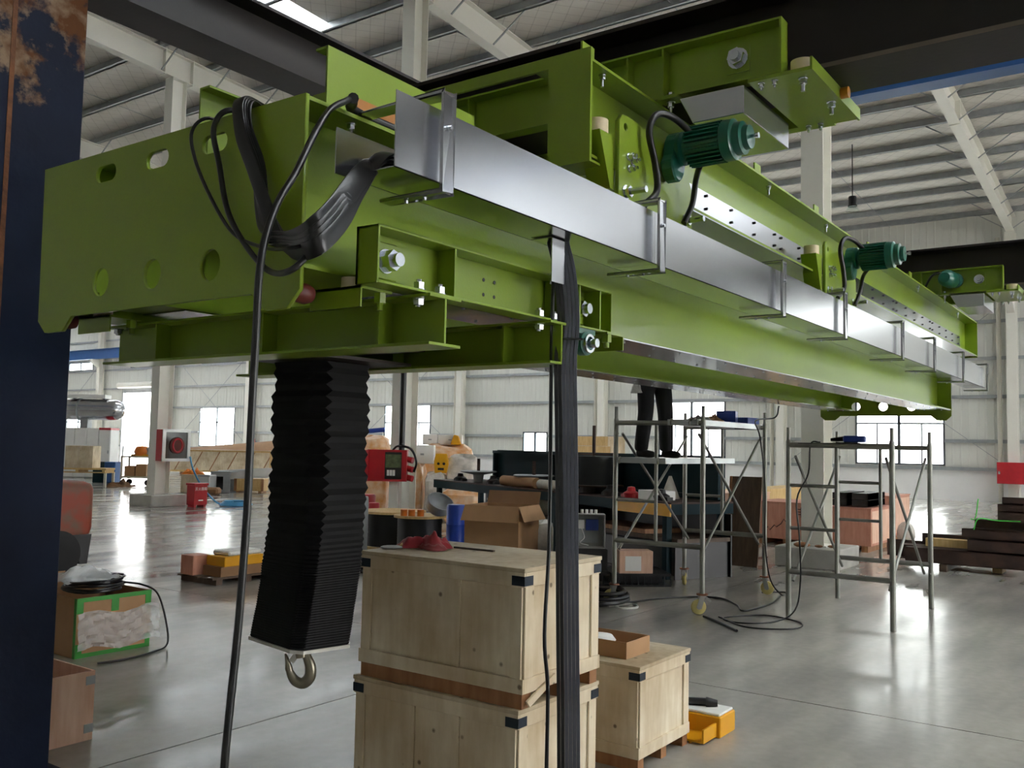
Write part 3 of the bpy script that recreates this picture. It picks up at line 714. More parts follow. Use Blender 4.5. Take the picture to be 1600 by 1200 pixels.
cb = Vector((2.43, 2.61, .872))+LEFT*.062
mb = MB(); r0 = oct_ring(cb, .147, .034, .10); r1 = [v-Vector((0, 0, .012)) for v in r0]
mb.add(r0+r1, [tuple(range(8)), tuple(range(15, 7, -1))]+[(k, 8+k, 8+(k+1) % 8, (k+1) % 8) for k in range(8)]).build('end_frame', 'end_alloy', hb)
hk = cb+Vector((0, 0, -.012)); DH = 3.42
pp = [aD(474, 1014, DH), aD(480, 1027, DH), aD(485, 1041, DH), aD(484, 1057, DH), aD(474, 1067, DH), aD(461, 1063, DH), aD(453, 1050, DH), aD(450, 1036, DH), aD(446, 1021, DH)]
sp = smoothpath(pp, 5)
rr = []
for i in range(len(sp)):
    t = i/(len(sp)-1); rr.append(.011+.011*math.sin(math.pi*min(1, t*1.25))**.8 if t < .8 else max(.004, .0105*(1-t)/.2+.004))
h1 = MB().tube(sp, rr, 14).build('hook', 'hook_steel', hb, smooth=60)
MB().cyl(aD(469, 1012, DH), aD(471, 1026, DH), .022, n=16).build('hook_shank', 'hook_steel', h1, smooth=40)
MB().bar(aD(464, 1022, DH-.01), aD(455, 1034, DH-.01), .022, .006, _f).build('safety_latch', 'end_alloy', h1)
# ================================================================== CABLES
def flat_cable(pts, wdirs, w, th, label, group, mat='black_cable'):
    n = len(pts); sp = smoothpath(pts, 6); wd = []
    for i in range(len(sp)):
        q = min(i/6, n-1.001); a = int(q); f = q-a
        wd.append(Vector(wdirs[a]).normalized()*(1-f)+Vector(wdirs[min(a+1, n-1)]).normalized()*f)
    mb = MB().ribbon(sp, wd, w, th)
    return tag(mb.build('flat_cable', mat, smooth=50, org=sp[0]), label, 'cable', group)
Yv, Xv, Zv = Vector((0, 1, 0)), Vector((1, 0, 0)), Vector((0, 0, 1))
for i in range(4):
    e = .009*i; j = (i-1.5)
    pts = [(2.05, 1.80, 2.365+e), (1.86, 1.785-.004*j, 2.385+e), aY(570-2*i, 268+7*i, 1.76), aY(528+3*i, 318+9*i, 1.73-.004*i), aY(490+2*i, 358+9*i, 1.72-.006*i), aX(455+4*j, 378+5*i, 1.60-.006*i), aX(428+3*j, 368+6*j, 1.64-.006*i), aX(413+2*j, 325, 1.676-.008*i), aX(399-3*j, 262, 1.680-.007*i), aX(380-3*j, 205, 1.682-.006*i), (1.695-.003*i, 2.20+.006*j, 2.586+.005*i), (1.80, 2.23, 2.590+.006*i), (1.95, 2.24, 2.588+.006*i)]
    wd = [Yv, Yv+Zv*.3, Zv+Yv*.5, Zv+Xv*-.3, Zv-Xv*.3, Zv+Yv, Yv+Zv*.4, Yv, Yv, Yv, Yv, Yv, Yv]
    flat_cable(pts, wd, .045+(.012 if i == 0 else 0), .007, ['innermost flat black cable of the loop from tray mouth to end plate', 'second flat black cable out from the end plate, in the looped bundle', 'third flat black cable out from the end plate, in the looped bundle', 'outermost flat black cable of the loop from tray mouth to end plate'][i], 'flat cables on the end plate')
def round_cable(name, pts, r, label, group=None, mat='black_cable', k=6, n=8, cat='cable'):
    sp = smoothpath(pts, k)
    return tag(MB().tube(sp, r, n).build(name, mat, smooth=60, org=sp[0]), label, cat, group)
round_cable('thin_cable', [(1.85, 2.42, 2.582), (1.715, 2.395, 2.588), aX(300, 205, 1.690), aX(305, 250, 1.688), aX(330, 310, 1.685), aX(365, 365, 1.68), aX(410, 386, 1.65), aY(450, 388, 1.80), aY(485, 375, 1.78), aY(530, 320, 1.80)], .0055, 'thin black cable hanging in the widest loop on the slotted end plate')
round_cable('round_cable', [(1.85, 2.31, 2.586), (1.712, 2.29, 2.592), aX(334, 200, 1.688), aX(343, 260, 1.686), aX(356, 330, 1.684), aX(385, 385, 1.67), aX(420, 423, 1.64), aY(455, 422, 1.78), aY(490, 385, 1.77), aY(540, 310, 1.785)], .0085, 'black round cable dipping lowest in front of the slotted end plate')
round_cable('conduit', [(1.845, 1.905, 2.592), (1.88, 1.945, 2.598), (1.95, 1.985, 2.592), (2.3, 1.985, 2.592), (2.9, 1.985, 2.592)], .016, 'corrugated black conduit lying along the top of the lower bridge', n=10, cat='conduit')
round_cable('pendant_cable', [(1.86, 1.93, 2.600), aY(540, 158, 1.90), aY(515, 172, 1.885), aY(490, 212, 1.86), aY(463, 268, 1.83), aY(435, 315, 1.81), aY(415, 370, 1.79), aY(405, 430, 1.78), aY(400, 520, 1.78), aY(393, 650, 1.78), aY(386, 800, 1.78), aY(374, 960, 1.78), aY(362, 1080, 1.78), aY(352, 1180, 1.78), aY(346, 1280, 1.78), aY(344, 1420, 1.78), (1.46, 1.80, .012)], .0095, 'long black cable dropping from the lower bridge to the floor in front of the bellows')
PV = Vector((.545, -.838, 0))                                   # strands hang side by side, fanned towards the camera side
hp = [(2.770, 1.79, 2.39), (2.757, 1.775, 2.33), (2.768, 1.752, 2.22), (2.790, 1.748, 2.05), (2.766, 1.742, 1.90), (2.776, 1.742, 1.7), (2.790, 1.742, 1.4), (2.806, 1.742, 1.0), (2.825, 1.742, .6), (2.835, 1.742, .2), (2.83, 1.742, .006)]
for i in range(6):
    off = (i-3.1)*.0135
    pts = [Vector(p)+PV*off+Vector((.0, 0, 0)) for p in hp]
    flat_cable(pts, [PV]*len(pts), .0132, .009, ['flat black cable at the left edge of the hanging strand curtain', 'flat black cable second from left in the hanging strand curtain', 'grey flat cable in the hanging curtain, next to the black strands', 'grey flat cable in the middle of the hanging strand curtain', 'grey flat cable second from right in the hanging strand curtain', 'grey flat cable at the right edge of the hanging strand curtain'][i], 'hanging flat cables', 'black_cable' if i < 2 else 'grey_cable')
round_cable('hanging_cable', [(2.755, 1.80, 2.36), (2.752, 1.80, 2.2), (2.748, 1.80, 1.9), (2.755, 1.80, 1.3), (2.735, 1.80, .95), (2.762, 1.80, .75), (2.762, 1.80, .4), (2.775, 1.80, .012)], .007, 'thin wavy black cable hanging just left of the flat strand curtain')
mb = MB().tube([(2.752, 1.775, 1.985), (2.798, 1.702, 1.985), (2.808, 1.708, 1.985), (2.762, 1.783, 1.985), (2.752, 1.775, 1.985)], .0035, 6)
tag(mb.build('cable_tie', 'black_rubber', org=(2.8, 1.74, 1.985)), 'black cable tie round the hanging grey flat cables', 'cable tie')
# ================================================================== CRATES AND BOXES NEAR THE CAMERA
def ply_mat(name, c1, c2, knots=True, rough=.6):
    m = bpy.data.materials.new(name); m.use_nodes = True; N = m.node_tree.nodes; L = m.node_tree.links; b = N['Principled BSDF']
    tc = N.new('ShaderNodeTexCoord'); mp = N.new('ShaderNodeMapping'); mp.inputs['Scale'].default_value = (7, 7, 1.2); L.new(tc.outputs['Object'], mp.inputs[0])
    n = N.new('ShaderNodeTexNoise'); n.inputs['Scale'].default_value = 3; n.inputs['Detail'].default_value = 6; L.new(mp.outputs[0], n.inputs[0])
    r = N.new('ShaderNodeValToRGB'); r.color_ramp.elements[0].position = .3; r.color_ramp.elements[1].position = .7
    r.color_ramp.elements[0].color = lin(c1); r.color_ramp.elements[1].color = lin(c2); L.new(n.outputs['Fac'], r.inputs[0]); out = r.outputs[0]
    if knots:
        v = N.new('ShaderNodeTexVoronoi'); v.inputs['Scale'].default_value = 9; L.new(tc.outputs['Object'], v.inputs[0])
        k = N.new('ShaderNodeValToRGB'); k.color_ramp.elements[0].position = .06; k.color_ramp.elements[1].position = .12
        k.color_ramp.elements[0].color = lin('#6a5238'); k.color_ramp.elements[1].color = (1, 1, 1, 1); L.new(v.outputs['Distance'], k.inputs[0])
        d = N.new('ShaderNodeTexNoise'); d.inputs['Scale'].default_value = 2.2; d.inputs['Detail'].default_value = 7; L.new(tc.outputs['Object'], d.inputs[0])
        dr = N.new('ShaderNodeValToRGB'); dr.color_ramp.elements[0].position = .35; dr.color_ramp.elements[1].position = .6; dr.color_ramp.elements[0].color = lin('#d2c4b0'); dr.color_ramp.elements[1].color = (1, 1, 1, 1); L.new(d.outputs['Fac'], dr.inputs[0])
        m1 = N.new('ShaderNodeMixRGB'); m1.blend_type = 'MULTIPLY'; m1.inputs[0].default_value = .8; L.new(out, m1.inputs[1]); L.new(k.outputs[0], m1.inputs[2])
        m2 = N.new('ShaderNodeMixRGB'); m2.blend_type = 'MULTIPLY'; m2.inputs[0].default_value = .8; L.new(m1.outputs[0], m2.inputs[1]); L.new(dr.outputs[0], m2.inputs[2]); out = m2.outputs[0]
    L.new(out, b.inputs['Base Color']); b.inputs['Roughness'].default_value = rough
    MATS[name] = m
ply_mat('plywood', '#d9c8a9', '#ebdfc8')
ply_mat('lid_ply', '#bdad90', '#d2c5ab')
ply_mat('pine', '#c9a467', '#dcbd86', False)
ply_mat('skid_wood', '#8a5c3a', '#a87a52', False)
ply_mat('pink_ply', '#d8a98d', '#e8c3ab', False)
ply_mat('red_ply', '#bd7f68', '#cf957e', False)
ply_mat('dark_board', '#4a3a2e', '#63503f', False)
M('clip_blue', '#1d2836', .4, .5)
M('cardboard', '#ab8560', .75, var=.06, vs=6)
M('cardboard_dark', '#8c6a4b', .75, var=.06, vs=6)
M('white_foam', '#e4e4df', .6, var=.04, vs=20, bump=.2, bs=30)
M('yellow_paint', '#d99b12', .4, var=.05, vs=6)
M('red_cloth', '#8e1f2c', .85, var=.2, vs=14, sheen=.2)
M('black_plastic', '#17181a', .45, var=.15, vs=8)
M('grey_paint', '#9c9c98', .5, var=.05, vs=5)
def crate(name, label, x0, x1, y0, y1, z0, z1, skid_y=True, divs=(), group='plywood crates', bar=.058):
    """plywood box: recessed panels, proud battens, lid, skids and dark corner clips"""
    t = thing(name, label, 'crate', ((x0+x1)/2, (y0+y1)/2, z0), group)
    zb, zl, p = z0+.06, z1-.018, .012
    MB().box(x0+p, x1-p, y0+p, y1-p, zb, zl).build('panel_body', 'plywood', t)
    MB().box(x0-.004, x1+.004, y0-.004, y1+.004, zl, z1).build('lid', 'lid_ply', t, bevel=.002)
    def bat(*a): return MB().box(*a).build('batten', 'plywood', t, bevel=.0015)
    for (xa, xb) in ((x0, x0+p), (x1-p, x1)):
        bat(xa, xb, y0, y1, zl-bar, zl); bat(xa, xb, y0, y1, zb, zb+bar)
        for ya in [y0+p, y1-p-.055]+[y0+(y1-y0)*d for d in divs]: bat(xa+.001, xb-.001, ya, ya+.055 if ya in (y0+p, y1-p-.055) else ya+.014, zb+bar, zl-bar)
    for (ya, yb) in ((y0, y0+p), (y1-p, y1)):
        bat(x0+p, x1-p, ya, yb, zl-bar, zl); bat(x0+p, x1-p, ya, yb, zb, zb+bar)
        for xa in (x0+p, x1-p-.06): bat(xa, xa+.06, ya+.001, yb-.001, zb+bar, zl-bar)
    for xa in (x0+.01, (x0+x1)/2-.03, x1-.07): MB().box(xa, xa+.06, y0+.01, y1-.01, z0, zb).build('skid', 'skid_wood', t)
    for cx, sx in ((x0, -1), (x1, 1)):
        for cy, sy in ((y0, -1), (y1, 1)):
            xa, xb = (cx-.0025, cx+.06) if sx < 0 else (cx-.06, cx+.0025); ya, yb = (cy-.0025, cy) if sy < 0 else (cy, cy+.0025)
            mb = MB().box(xa, xb, ya, yb, zl-.052, zl-.014)
            ya, yb = (cy-.0025, cy+.06) if sy < 0 else (cy-.06, cy+.0025); xa, xb = (cx-.0025, cx) if sx < 0 else (cx, cx+.0025)
            mb.box(xa, xb, ya, yb, zl-.052, zl-.014).build('corner_clip', 'clip_blue', t)
    return t
crate('plywood_crate', 'plywood crate at the bottom of the stack of two, under the hanging cables', 3.05, 3.67, 2.125, 3.025, 0, .565, divs=(.33, .6))
up = crate('plywood_crate', 'plywood crate on top of the stack of two, with a red cloth on its lid', 3.055, 3.655, 2.11, 3.01, .566, 1.118, divs=(.36,))
MB().prism([(3.07, .60), (3.27, .675), (3.285, .655), (3.09, .575)], 'Y', 2.096, 2.106).build('split_batten', 'plywood', up)
crate('plywood_crate', 'small plywood crate on the floor behind the stack, with a shallow cardboard tray on it', 4.21, 4.80, 2.20, 2.88, 0, .515)
def mesh_grid(f, nu, nv):
    mb = MB(); vs = [f(i/(nu-1), j/(nv-1)) for i in range(nu) for j in range(nv)]
    return mb.add(vs, [(i*nv+j, (i+1)*nv+j, (i+1)*nv+j+1, i*nv+j+1) for i in range(nu-1) for j in range(nv-1)])
def rag(c, rx, ry, h, seed=1, n=26):
    """crumpled cloth heap"""
    rnd = random.Random(seed); ph = [rnd.uniform(0, 6.28) for _ in range(10)]
    def f(u, v):
        r = u; t = v*2*math.pi
        edge = 1+.25*math.sin(3*t+ph[0])+.16*math.sin(5*t+ph[1])+.07*math.sin(11*t+ph[2])
        x, y = r*math.cos(t), r*math.sin(t)
        f1 = 1-abs(math.sin(3.1*x+1.7*y+ph[3])); f2 = 1-abs(math.sin(2.2*y-3.6*x+ph[4])); f3 = 1-abs(math.sin(6.3*x+5.1*y+ph[6])); f4 = 1-abs(math.sin(9*x-7*y+ph[7]))
        z = h*max(0, 1-r*r)**.7*(.22+.42*f1*f2+.34*f1+.16*f3)+h*.16*f4*min(1, 3*(1-r)+.35)*(.4+.6*f3)+.003
        return (c[0]+rx*r*edge*math.cos(t), c[1]+ry*r*edge*math.sin(t), c[2]+z)
    return mesh_grid(f, 18, n*2)
p = aZ(668, 856, 1.118)
o = rag((p.x, p.y, 1.118), .115, .135, .078, 4).build('red_cloth', 'red_cloth', smooth=80, org=(p.x, p.y, 1.118)); tag(o, 'crumpled dark red work cloth on the upper plywood crate', 'cloth')
p = aZ(612, 857, 1.118); tw = thing('trowel', 'round grey scraper with wooden handle on the upper crate lid', 'scraper', (p.x, p.y, 1.118))
MB().lathe([(.0, .004), (.05, .004), (.052, .008), (.045, .011), (0, .012)], (p.x, p.y, 1.118), (0, 0, 1), 24).build('blade', 'grey_paint', tw, smooth=50)
q = aZ(648, 850, 1.13); MB().tube([(p.x+.03, p.y-.03, 1.13), ((p.x+q.x)/2, (p.y+q.y)/2, 1.134), (q.x, q.y, 1.132)], [.008, .011, .009], 10).build('handle', 'pine', tw, smooth=50)
p0, p1 = aZ(710, 855, 1.122), aZ(772, 861, 1.122)
tag(MB().bar(p0, p1, .012, .008).build('thin_stick', 'dark_board', org=p0), 'thin dark stick lying on the upper crate lid', 'stick')
# shallow cardboard tray on the small crate
t = thing('cardboard_tray', 'shallow open cardboard tray on the small plywood crate', 'box', (4.42, 2.62, .515), None)
tx0, tx1, ty0, ty1, tz = 4.31, 4.57, 2.33, 2.86, .516
MB().box(tx0, tx1, ty0, ty1, tz, tz+.004).build('tray_base', 'cardboard', t)
for a in ((tx0, tx0+.005, ty0, ty1), (tx1-.005, tx1, ty0, ty1), (tx0+.005, tx1-.005, ty0, ty0+.005), (tx0+.005, tx1-.005, ty1-.005, ty1)): MB().box(*a, tz+.004, tz+.085).build('tray_side', 'cardboard', t)
tag(MB().lathe([(.075, 0), (.09, .02), (.07, .045), (.02, .05), (0, .05)], (4.43, 2.56, tz+.035), (0, 0, 1), 20).build('white_dish', 'white_foam', smooth=50, org=(4.43, 2.56, tz)), 'white round part lying in the shallow cardboard tray', 'part')
# yellow tool case
t = thing('tool_case', 'open yellow tool case with white foam on the floor beside the small crate', 'tool case', (5.0, 2.2, 0))
MB().box(4.985, 5.20, 2.10, 2.46, .0, .115).build('case_half', 'yellow_paint', t, bevel=.006)
MB().box(4.995, 5.19, 2.11, 2.45, .115, .13).build('foam_insert', 'white_foam', t, bevel=.004)
MB().box(4.805, 4.98, 2.12, 2.46, .012, .022).box(4.805, 4.98, 2.12, 2.13, .022, .085).box(4.805, 4.98, 2.45, 2.46, .022, .085).build('case_lid', 'yellow_paint', t)
MB().box(4.81, 4.975, 2.2, 2.21, .0, .012).box(4.81, 4.975, 2.38, 2.39, .0, .012).build('lid_rib', 'yellow_paint', t)
tl = MB().cyl((5.03, 2.40, .153), (5.11, 2.24, .153), .022, n=14).build('tool_grip', 'black_plastic', t, smooth=40)
MB().cyl((5.11, 2.24, .15), (5.135, 2.18, .15), .032, .018, n=14).build('tool_head', 'black_plastic', tl, smooth=40)
# open plywood box by the pillar
t = thing('plywood_box', 'open plywood box with grey corner clips beside the blue pillar', 'box', (2.62, 5.0, 0))
bx0, bx1, by0, by1, bh = 2.40, 2.83, 4.735, 5.22, .36
for a in ((bx0, bx1, by0, by0+.012), (bx0, bx1, by1-.012, by1), (bx0, bx0+.012, by0+.012, by1-.012), (bx1-.012, bx1, by0+.012, by1-.012)): MB().box(*a, .02, bh).build('side_panel', 'pink_ply', t)
MB().box(bx0, bx1, by0, by1, 0, .02).build('bottom_panel', 'pink_ply', t)
for z in (.04, bh-.07): MB().box(bx1-.05, bx1+.002, by0-.002, by0, z, z+.045).build('corner_clip', 'galv', t)
tag(MB().lathe([(.05, 0), (.075, .02), (.075, .2), (.05, .23), (0, .235)], (2.60, 4.98, .021), (0, 0, 1), 20).build('white_canister', 'white_foam', smooth=50, org=(2.6, 4.98, .021)), 'white round canister inside the open plywood box', 'canister')
# taped carton with cables
M('green_tape', '#2e8f2e', .4, var=.08, vs=10)
M('clear_film', '#e9ecef', .08, alpha=.42, bump=1., bs=14, spec=.8)
t = thing('taped_carton', 'open cardboard carton edged with green tape, full of black cable', 'carton', (4.02, 6.85, 0))
cx0, cx1, cy0, cy1, ch = 3.73, 4.33, 6.52, 7.15, .43
for a in ((cx0, cx1, cy0, cy0+.006), (cx0, cx1, cy1-.006, cy1), (cx0, cx0+.006, cy0+.006, cy1-.006), (cx1-.006, cx1, cy0+.006, cy1-.006)): MB().box(*a, .01, ch).build('side_panel', 'cardboard', t)
MB().box(cx0, cx1, cy0, cy1, 0, .01).build('bottom_panel', 'cardboard', t)
for a in ((cx0, cx1, ch-.03, ch+.002), (cx0, cx1, .0, .03)): MB().box(a[0], a[1], cy0-.003, cy0-.0005, a[2], a[3]).build('tape', 'green_tape', t)
for a, b, z0, z1 in ((cx0, cx0+.05, ch-.11, ch-.03), (cx1-.05, cx1, ch-.11, ch-.03), (4.0, 4.06, ch-.12, ch-.03), (cx0, cx0+.05, .03, .1), (cx1-.04, cx1, .03, .1)): MB().box(a, b, cy0-.003, cy0-.0005, z0, z1).build('tape', 'green_tape', t)
MB().box(cx0-.003, cx0-.0005, cy0, cy0+.03, .0, ch).build('tape', 'green_tape', t)
MB().add([(cx0, cy0+.1, ch), (cx0, cy1, ch), (cx0-.18, cy1-.05, ch+.08), (cx0-.18, cy0+.15, ch+.08)], [(0, 1, 2, 3)]).build('flap', 'cardboard', t)
MB().add([(cx0+.02, cy1, ch), (cx0+.26, cy1, ch), (cx0+.26, cy1+.02, ch+.12), (cx0+.02, cy1+.02, ch+.12)], [(0, 1, 2, 3)]).build('flap', 'cardboard', t)
def film(name, f, nu, nv, label, cat, org):
    o = mesh_grid(f, nu, nv).build(name, 'clear_film', smooth=30, org=org); return tag(o, label, cat)
rn = random.Random(3)
film('plastic_film', lambda u, v: (3.72+.66*u, 6.495-.02*abs(math.sin(17*u+5*v)*math.cos(11*v-7*u))-.012*rn.random()-.02*(1-v), .06+.26*v+.02*math.sin(9*u)), 40, 18, 'crumpled clear plastic film draped against the green-taped carton', 'plastic film', (4, 6.5, .06))
pts = []
rn = random.Random(5)
for k in range(26):
    a = k*1.3; pts.append((4.03+.23*math.cos(a)*(1-.02*rn.random()*8), 6.84+.24*math.sin(a), .42+.004*k+.02*rn.random()))
round_cable('cable_coil', pts, .010, 'tangled coil of black cable heaped in the green-taped carton', k=4, n=6, cat='cable')
round_cable('loose_cable', [(4.15, 6.62, .50), (4.28, 6.55, .47), (4.36, 6.48, .40), (4.40, 6.42, .2), (4.38, 6.36, .03), (4.2, 6.28, .010), (3.95, 6.22, .010), (3.75, 6.25, .010)], .008, 'black cable drooping from the green-taped carton onto the floor', k=6, n=6)
o = mesh_grid(lambda u, v: (3.78+.5*u, 6.75+.4*v, .49+.10*math.sin(3.1*u)*math.sin(3.1*v)+.03*random.random()), 12, 10).build('plastic_bag', 'clear_film', smooth=30, org=(4, 6.9, .5)); tag(o, 'clear plastic bag on top of the black cable coil', 'plastic bag')
o = MB().sphere((3.66, 7.0, .52), .13, 14, (1.0, .9, .55)).build('white_bag', 'white_foam', smooth=80, org=(3.66, 7.0, .45)); tag(o, 'stuffed white bag on the flap of the green-taped carton', 'bag')
# ================================================================== SCAFFOLD TOWERS AND THE FITTER
M('scaffold_steel', '#8f8f88', .4, .55, var=.15, vs=6)
M('scaffold_rust', '#7a4a30', .7, var=.2, vs=14)
M('caster_yellow', '#cfc07a', .5, var=.08, vs=10)
def scaffold(label, xa, xb, y0, y1, caster, top=1.70):
    t = thing('scaffold_tower', label, 'scaffold', ((xa+xb)/2, (y0+y1)/2, 0), 'scaffold towers')
    zb = .2 if caster else 0.
    for fx in (xa, xb):
        for y in (y0, y1):
            z0 = zb if caster else 0
            MB().cyl((fx, y, z0), (fx, y, zb+top), .026, n=12).cyl((fx, y, zb+top), (fx, y, zb+top+.02), .027, .02, n=12, caps=False).cyl((fx, y, zb+top), (fx, y, zb+top+.14), .019, n=12).build('post', 'scaffold_steel', t, smooth=40)
        MB().cyl((fx, y0, zb+top-.03), (fx, y1, zb+top-.03), .026, n=12).build('top_bar', 'scaffold_steel', t, smooth=40)
        MB().cyl((fx, y0, zb+.45), (fx, y1, zb+.45), .026, n=12).build('lower_bar', 'scaffold_steel', t, smooth=40)
        ym = y0+(y1-y0)*.52
        MB().cyl((fx, ym, zb+.45), (fx, ym, zb+top-.03), .019, n=10).build('inner_post', 'scaffold_steel', t, smooth=40)
        for z in (.87, 1.28): MB().cyl((fx, ym, zb+z), (fx, y1, zb+z), .017, n=10).build('rung', 'scaffold_steel', t, smooth=40)
        for y in (y0, y1):
            for z in (.36, 1.56):
                MB().cyl((fx-.005, y, zb+z), (fx+(.05 if fx == xa else -.05), y, zb+z), .008, n=8).build('brace_pin', 'scaffold_steel', t, smooth=40)
    for y in (y0, y1):
        d = .035 if y == y0 else -.035
        MB().cyl((xa+.03, y+d, zb+.36), (xb-.03, y+d, zb+1.56), .0145, n=8).build('cross_brace', 'scaffold_steel', t, smooth=40)
        MB().cyl((xa+.03, y+d*1.7, zb+1.56), (xb-.03, y+d*1.7, zb+.36), .0145, n=8).build('cross_brace', 'scaffold_steel', t, smooth=40)
    if caster:
        for q, (fx, y) in enumerate(((xa, y0), (xa, y1), (xb, y0), (xb, y1))):
            c = MB().cyl((fx, y, .19), (fx, y, .205), .055, n=16).build('caster', 'scaffold_rust', t, smooth=40)
            an = (.62, .75, .2, 1.9)[q]; ax = Vector((math.cos(an), math.sin(an), 0)); tr = Vector((math.sin(an), -math.cos(an), 0))*(-.035 if q < 2 else .03)
            w = Vector((fx, y, .075))+tr
            for sd in (-1, 1): MB().bar(w+ax*.033*sd+Vector((0, 0, -.01)), Vector((fx, y, .19))+ax*.033*sd, .006, .05, ax.cross(Vector((0, 0, 1)))).build('fork', 'grey_paint', c)
            MB().lathe([(.018, -.022), (.055, -.022), (.071, -.016), (.075, 0), (.071, .016), (.055, .022), (.018, .022)], w, ax, 24).build('wheel', 'caster_yellow', c, smooth=40)
            MB().cyl(w-ax*.03, w+ax*.03, .022, n=12).build('hub', 'grey_paint', c, smooth=40)
            MB().bar(Vector((fx, y, .175))-tr.normalized()*.03, Vector((fx, y, .13))-tr.normalized()*.085, .035, .02).build('brake_pedal', 'grey_paint', c)
    return t
s1 = scaffold('wheeled scaffold tower with planks, a worker standing on it', 8.56, 10.25, 3.80, 4.78, True)
s2 = scaffold('bare scaffold tower without wheels, standing nearer the right', 8.95, 10.55, 2.12, 3.08, False)
M('alu_plank', '#b9bcbd', .35, .8, var=.1, vs=5)
for y0, y1, z, lab in ((4.18, 4.74, 1.50, 'galvanised plank the worker stands on, halfway up the wheeled scaffold'), (3.84, 4.16, 1.893, 'galvanised plank across the top of the wheeled scaffold')):
    t = thing('scaffold_plank', lab, 'plank', (9.4, (y0+y1)/2, z), 'scaffold planks')
    MB().box(8.50, 10.31, y0, y1, z, z+.012).box(8.50, 10.31, y0, y0+.01, z-.045, z).box(8.50, 10.31, y1-.01, y1, z-.045, z).box(8.50, 8.51, y0, y1, z-.045, z).build('deck', 'alu_plank', t)
    for yy in (y0+.06, y1-.06):
        MB().tube([(8.52, yy, z), (8.47, yy, z+.01), (8.45, yy, z-.02), (8.46, yy, z-.05)], .01, 6).build('hook', 'scaffold_steel', t)
M('blue_plastic', '#1f3f96', .4, var=.1, vs=10)
def tub(name, lab, c, sx, sy, h, mat, rz=0):
    t = thing(name, lab, 'box', (0, 0, 0)); ORG[t.name] = Vector((0, 0, 0))
    MB().box(-sx, sx, -sy, sy, 0, .008).build('base', mat, t)
    for a in ((-sx, sx, -sy, -sy+.008), (-sx, sx, sy-.008, sy), (-sx, -sx+.008, -sy, sy), (sx-.008, sx, -sy, sy)): MB().box(*a, .008, h).build('side', mat, t)
    MB().box(-sx-.01, -sx, -sy*.6, sy*.6, h-.03, h).build('lip', mat, t)
    t.location = c; t.rotation_euler = (0, 0, rz); return t
tub('parts_bin', 'blue plastic parts bin tipped near the right end of the top scaffold plank', (9.55, 3.96, 1.906), .16, .10, .12, 'blue_plastic', .3)
tub('parts_bin', 'low blue plastic bin at the right corner of the top scaffold plank', (10.1, 3.98, 1.906), .14, .11, .07, 'blue_plastic', -.1)
o = rag((8.85, 3.97, 1.906), .16, .11, .06, 9).build('work_cloth', 'grey_paint', smooth=80, org=(8.85, 3.97, 1.906)); tag(o, 'pale grey rag heaped on the top scaffold plank', 'cloth')
o = rag((9.22, 3.98, 1.906), .10, .10, .08, 12).build('paper_wrap', 'cardboard', smooth=80, org=(9.22, 3.98, 1.906)); tag(o, 'crumpled brown paper on the top scaffold plank', 'paper')
t = thing('power_tool', 'blue cordless tool lying on the top bar of the bare scaffold', 'power tool', (8.95, 2.55, 1.675))
MB().box(8.93, 9.03, 2.42, 2.62, 1.692, 1.702).build('battery', 'black_plastic', t); MB().box(8.94, 9.02, 2.36, 2.56, 1.703, 1.765).build('body', 'blue_plastic', t, bevel=.012)
MB().cyl((8.98, 2.56, 1.735), (8.98, 2.68, 1.725), .025, .015, n=12).build('nose', 'black_plastic', t, smooth=40)
MB().box(8.93, 9.05, 2.40, 2.98, 1.680, 1.691).build('tool_tray', 'dark_steel', t)
round_cable('scaffold_cable', [(8.98, 2.78, 1.70), (8.94, 2.86, 1.68), (8.93, 2.88, 1.4), (8.90, 2.98, 1.15), (8.88, 2.95, .8), (8.85, 2.93, .4), (8.75, 2.95, .12), (8.6, 3.1, .012), (8.35, 3.35, .010), (8.5, 3.55, .010), (8.9, 3.3, .010), (8.75, 2.9, .010), (8.4, 2.85, .010), (8.2, 3.2, .010), (8.5, 3.6, .012)], .008, 'black cable falling from the bare scaffold and coiled on the floor at its foot', n=6)
round_cable('floor_cable', [(7.6, 5.0, .010), (8.3, 4.75, .010), (9.2, 4.5, .010), (9.6, 4.1, .010), (9.3, 3.75, .010), (9.0, 3.55, .010), (9.6, 3.5, .010), (10.2, 3.6, .010)], .010, 'black cable snaking over the floor below the wheeled scaffold', n=6)
round_cable('drop_cable', [(9.30, 3.30, 2.07), (9.32, 3.35, 1.95), (9.7, 3.70, 1.93), (10.0, 3.76, 1.75), (10.05, 3.72, 1.2), (10.0, 3.70, .6), (10.05, 3.66, .2), (10.25, 3.6, .012), (10.5, 3.65, .010), (10.3, 3.85, .010)], .008, 'black cable dropping past the wheeled scaffold from the bridge to the floor', n=6)
round_cable('cut_hose', [(8.42, 3.72, .014), (8.2, 3.45, .014), (7.95, 3.2, .014)], .013, 'short black hose end on the floor by the nearest scaffold wheel', n=8, cat='hose')
round_cable('white_strap', [(8.6, 5.1, .008), (8.45, 4.75, .010), (8.3, 4.55, .008), (8.45, 4.45, .010), (8.6, 4.6, .008), (8.3, 4.7, .008)], .012, 'white plastic strap tangled on the floor by the left scaffold wheel', mat='white_foam', n=6, cat='strap')
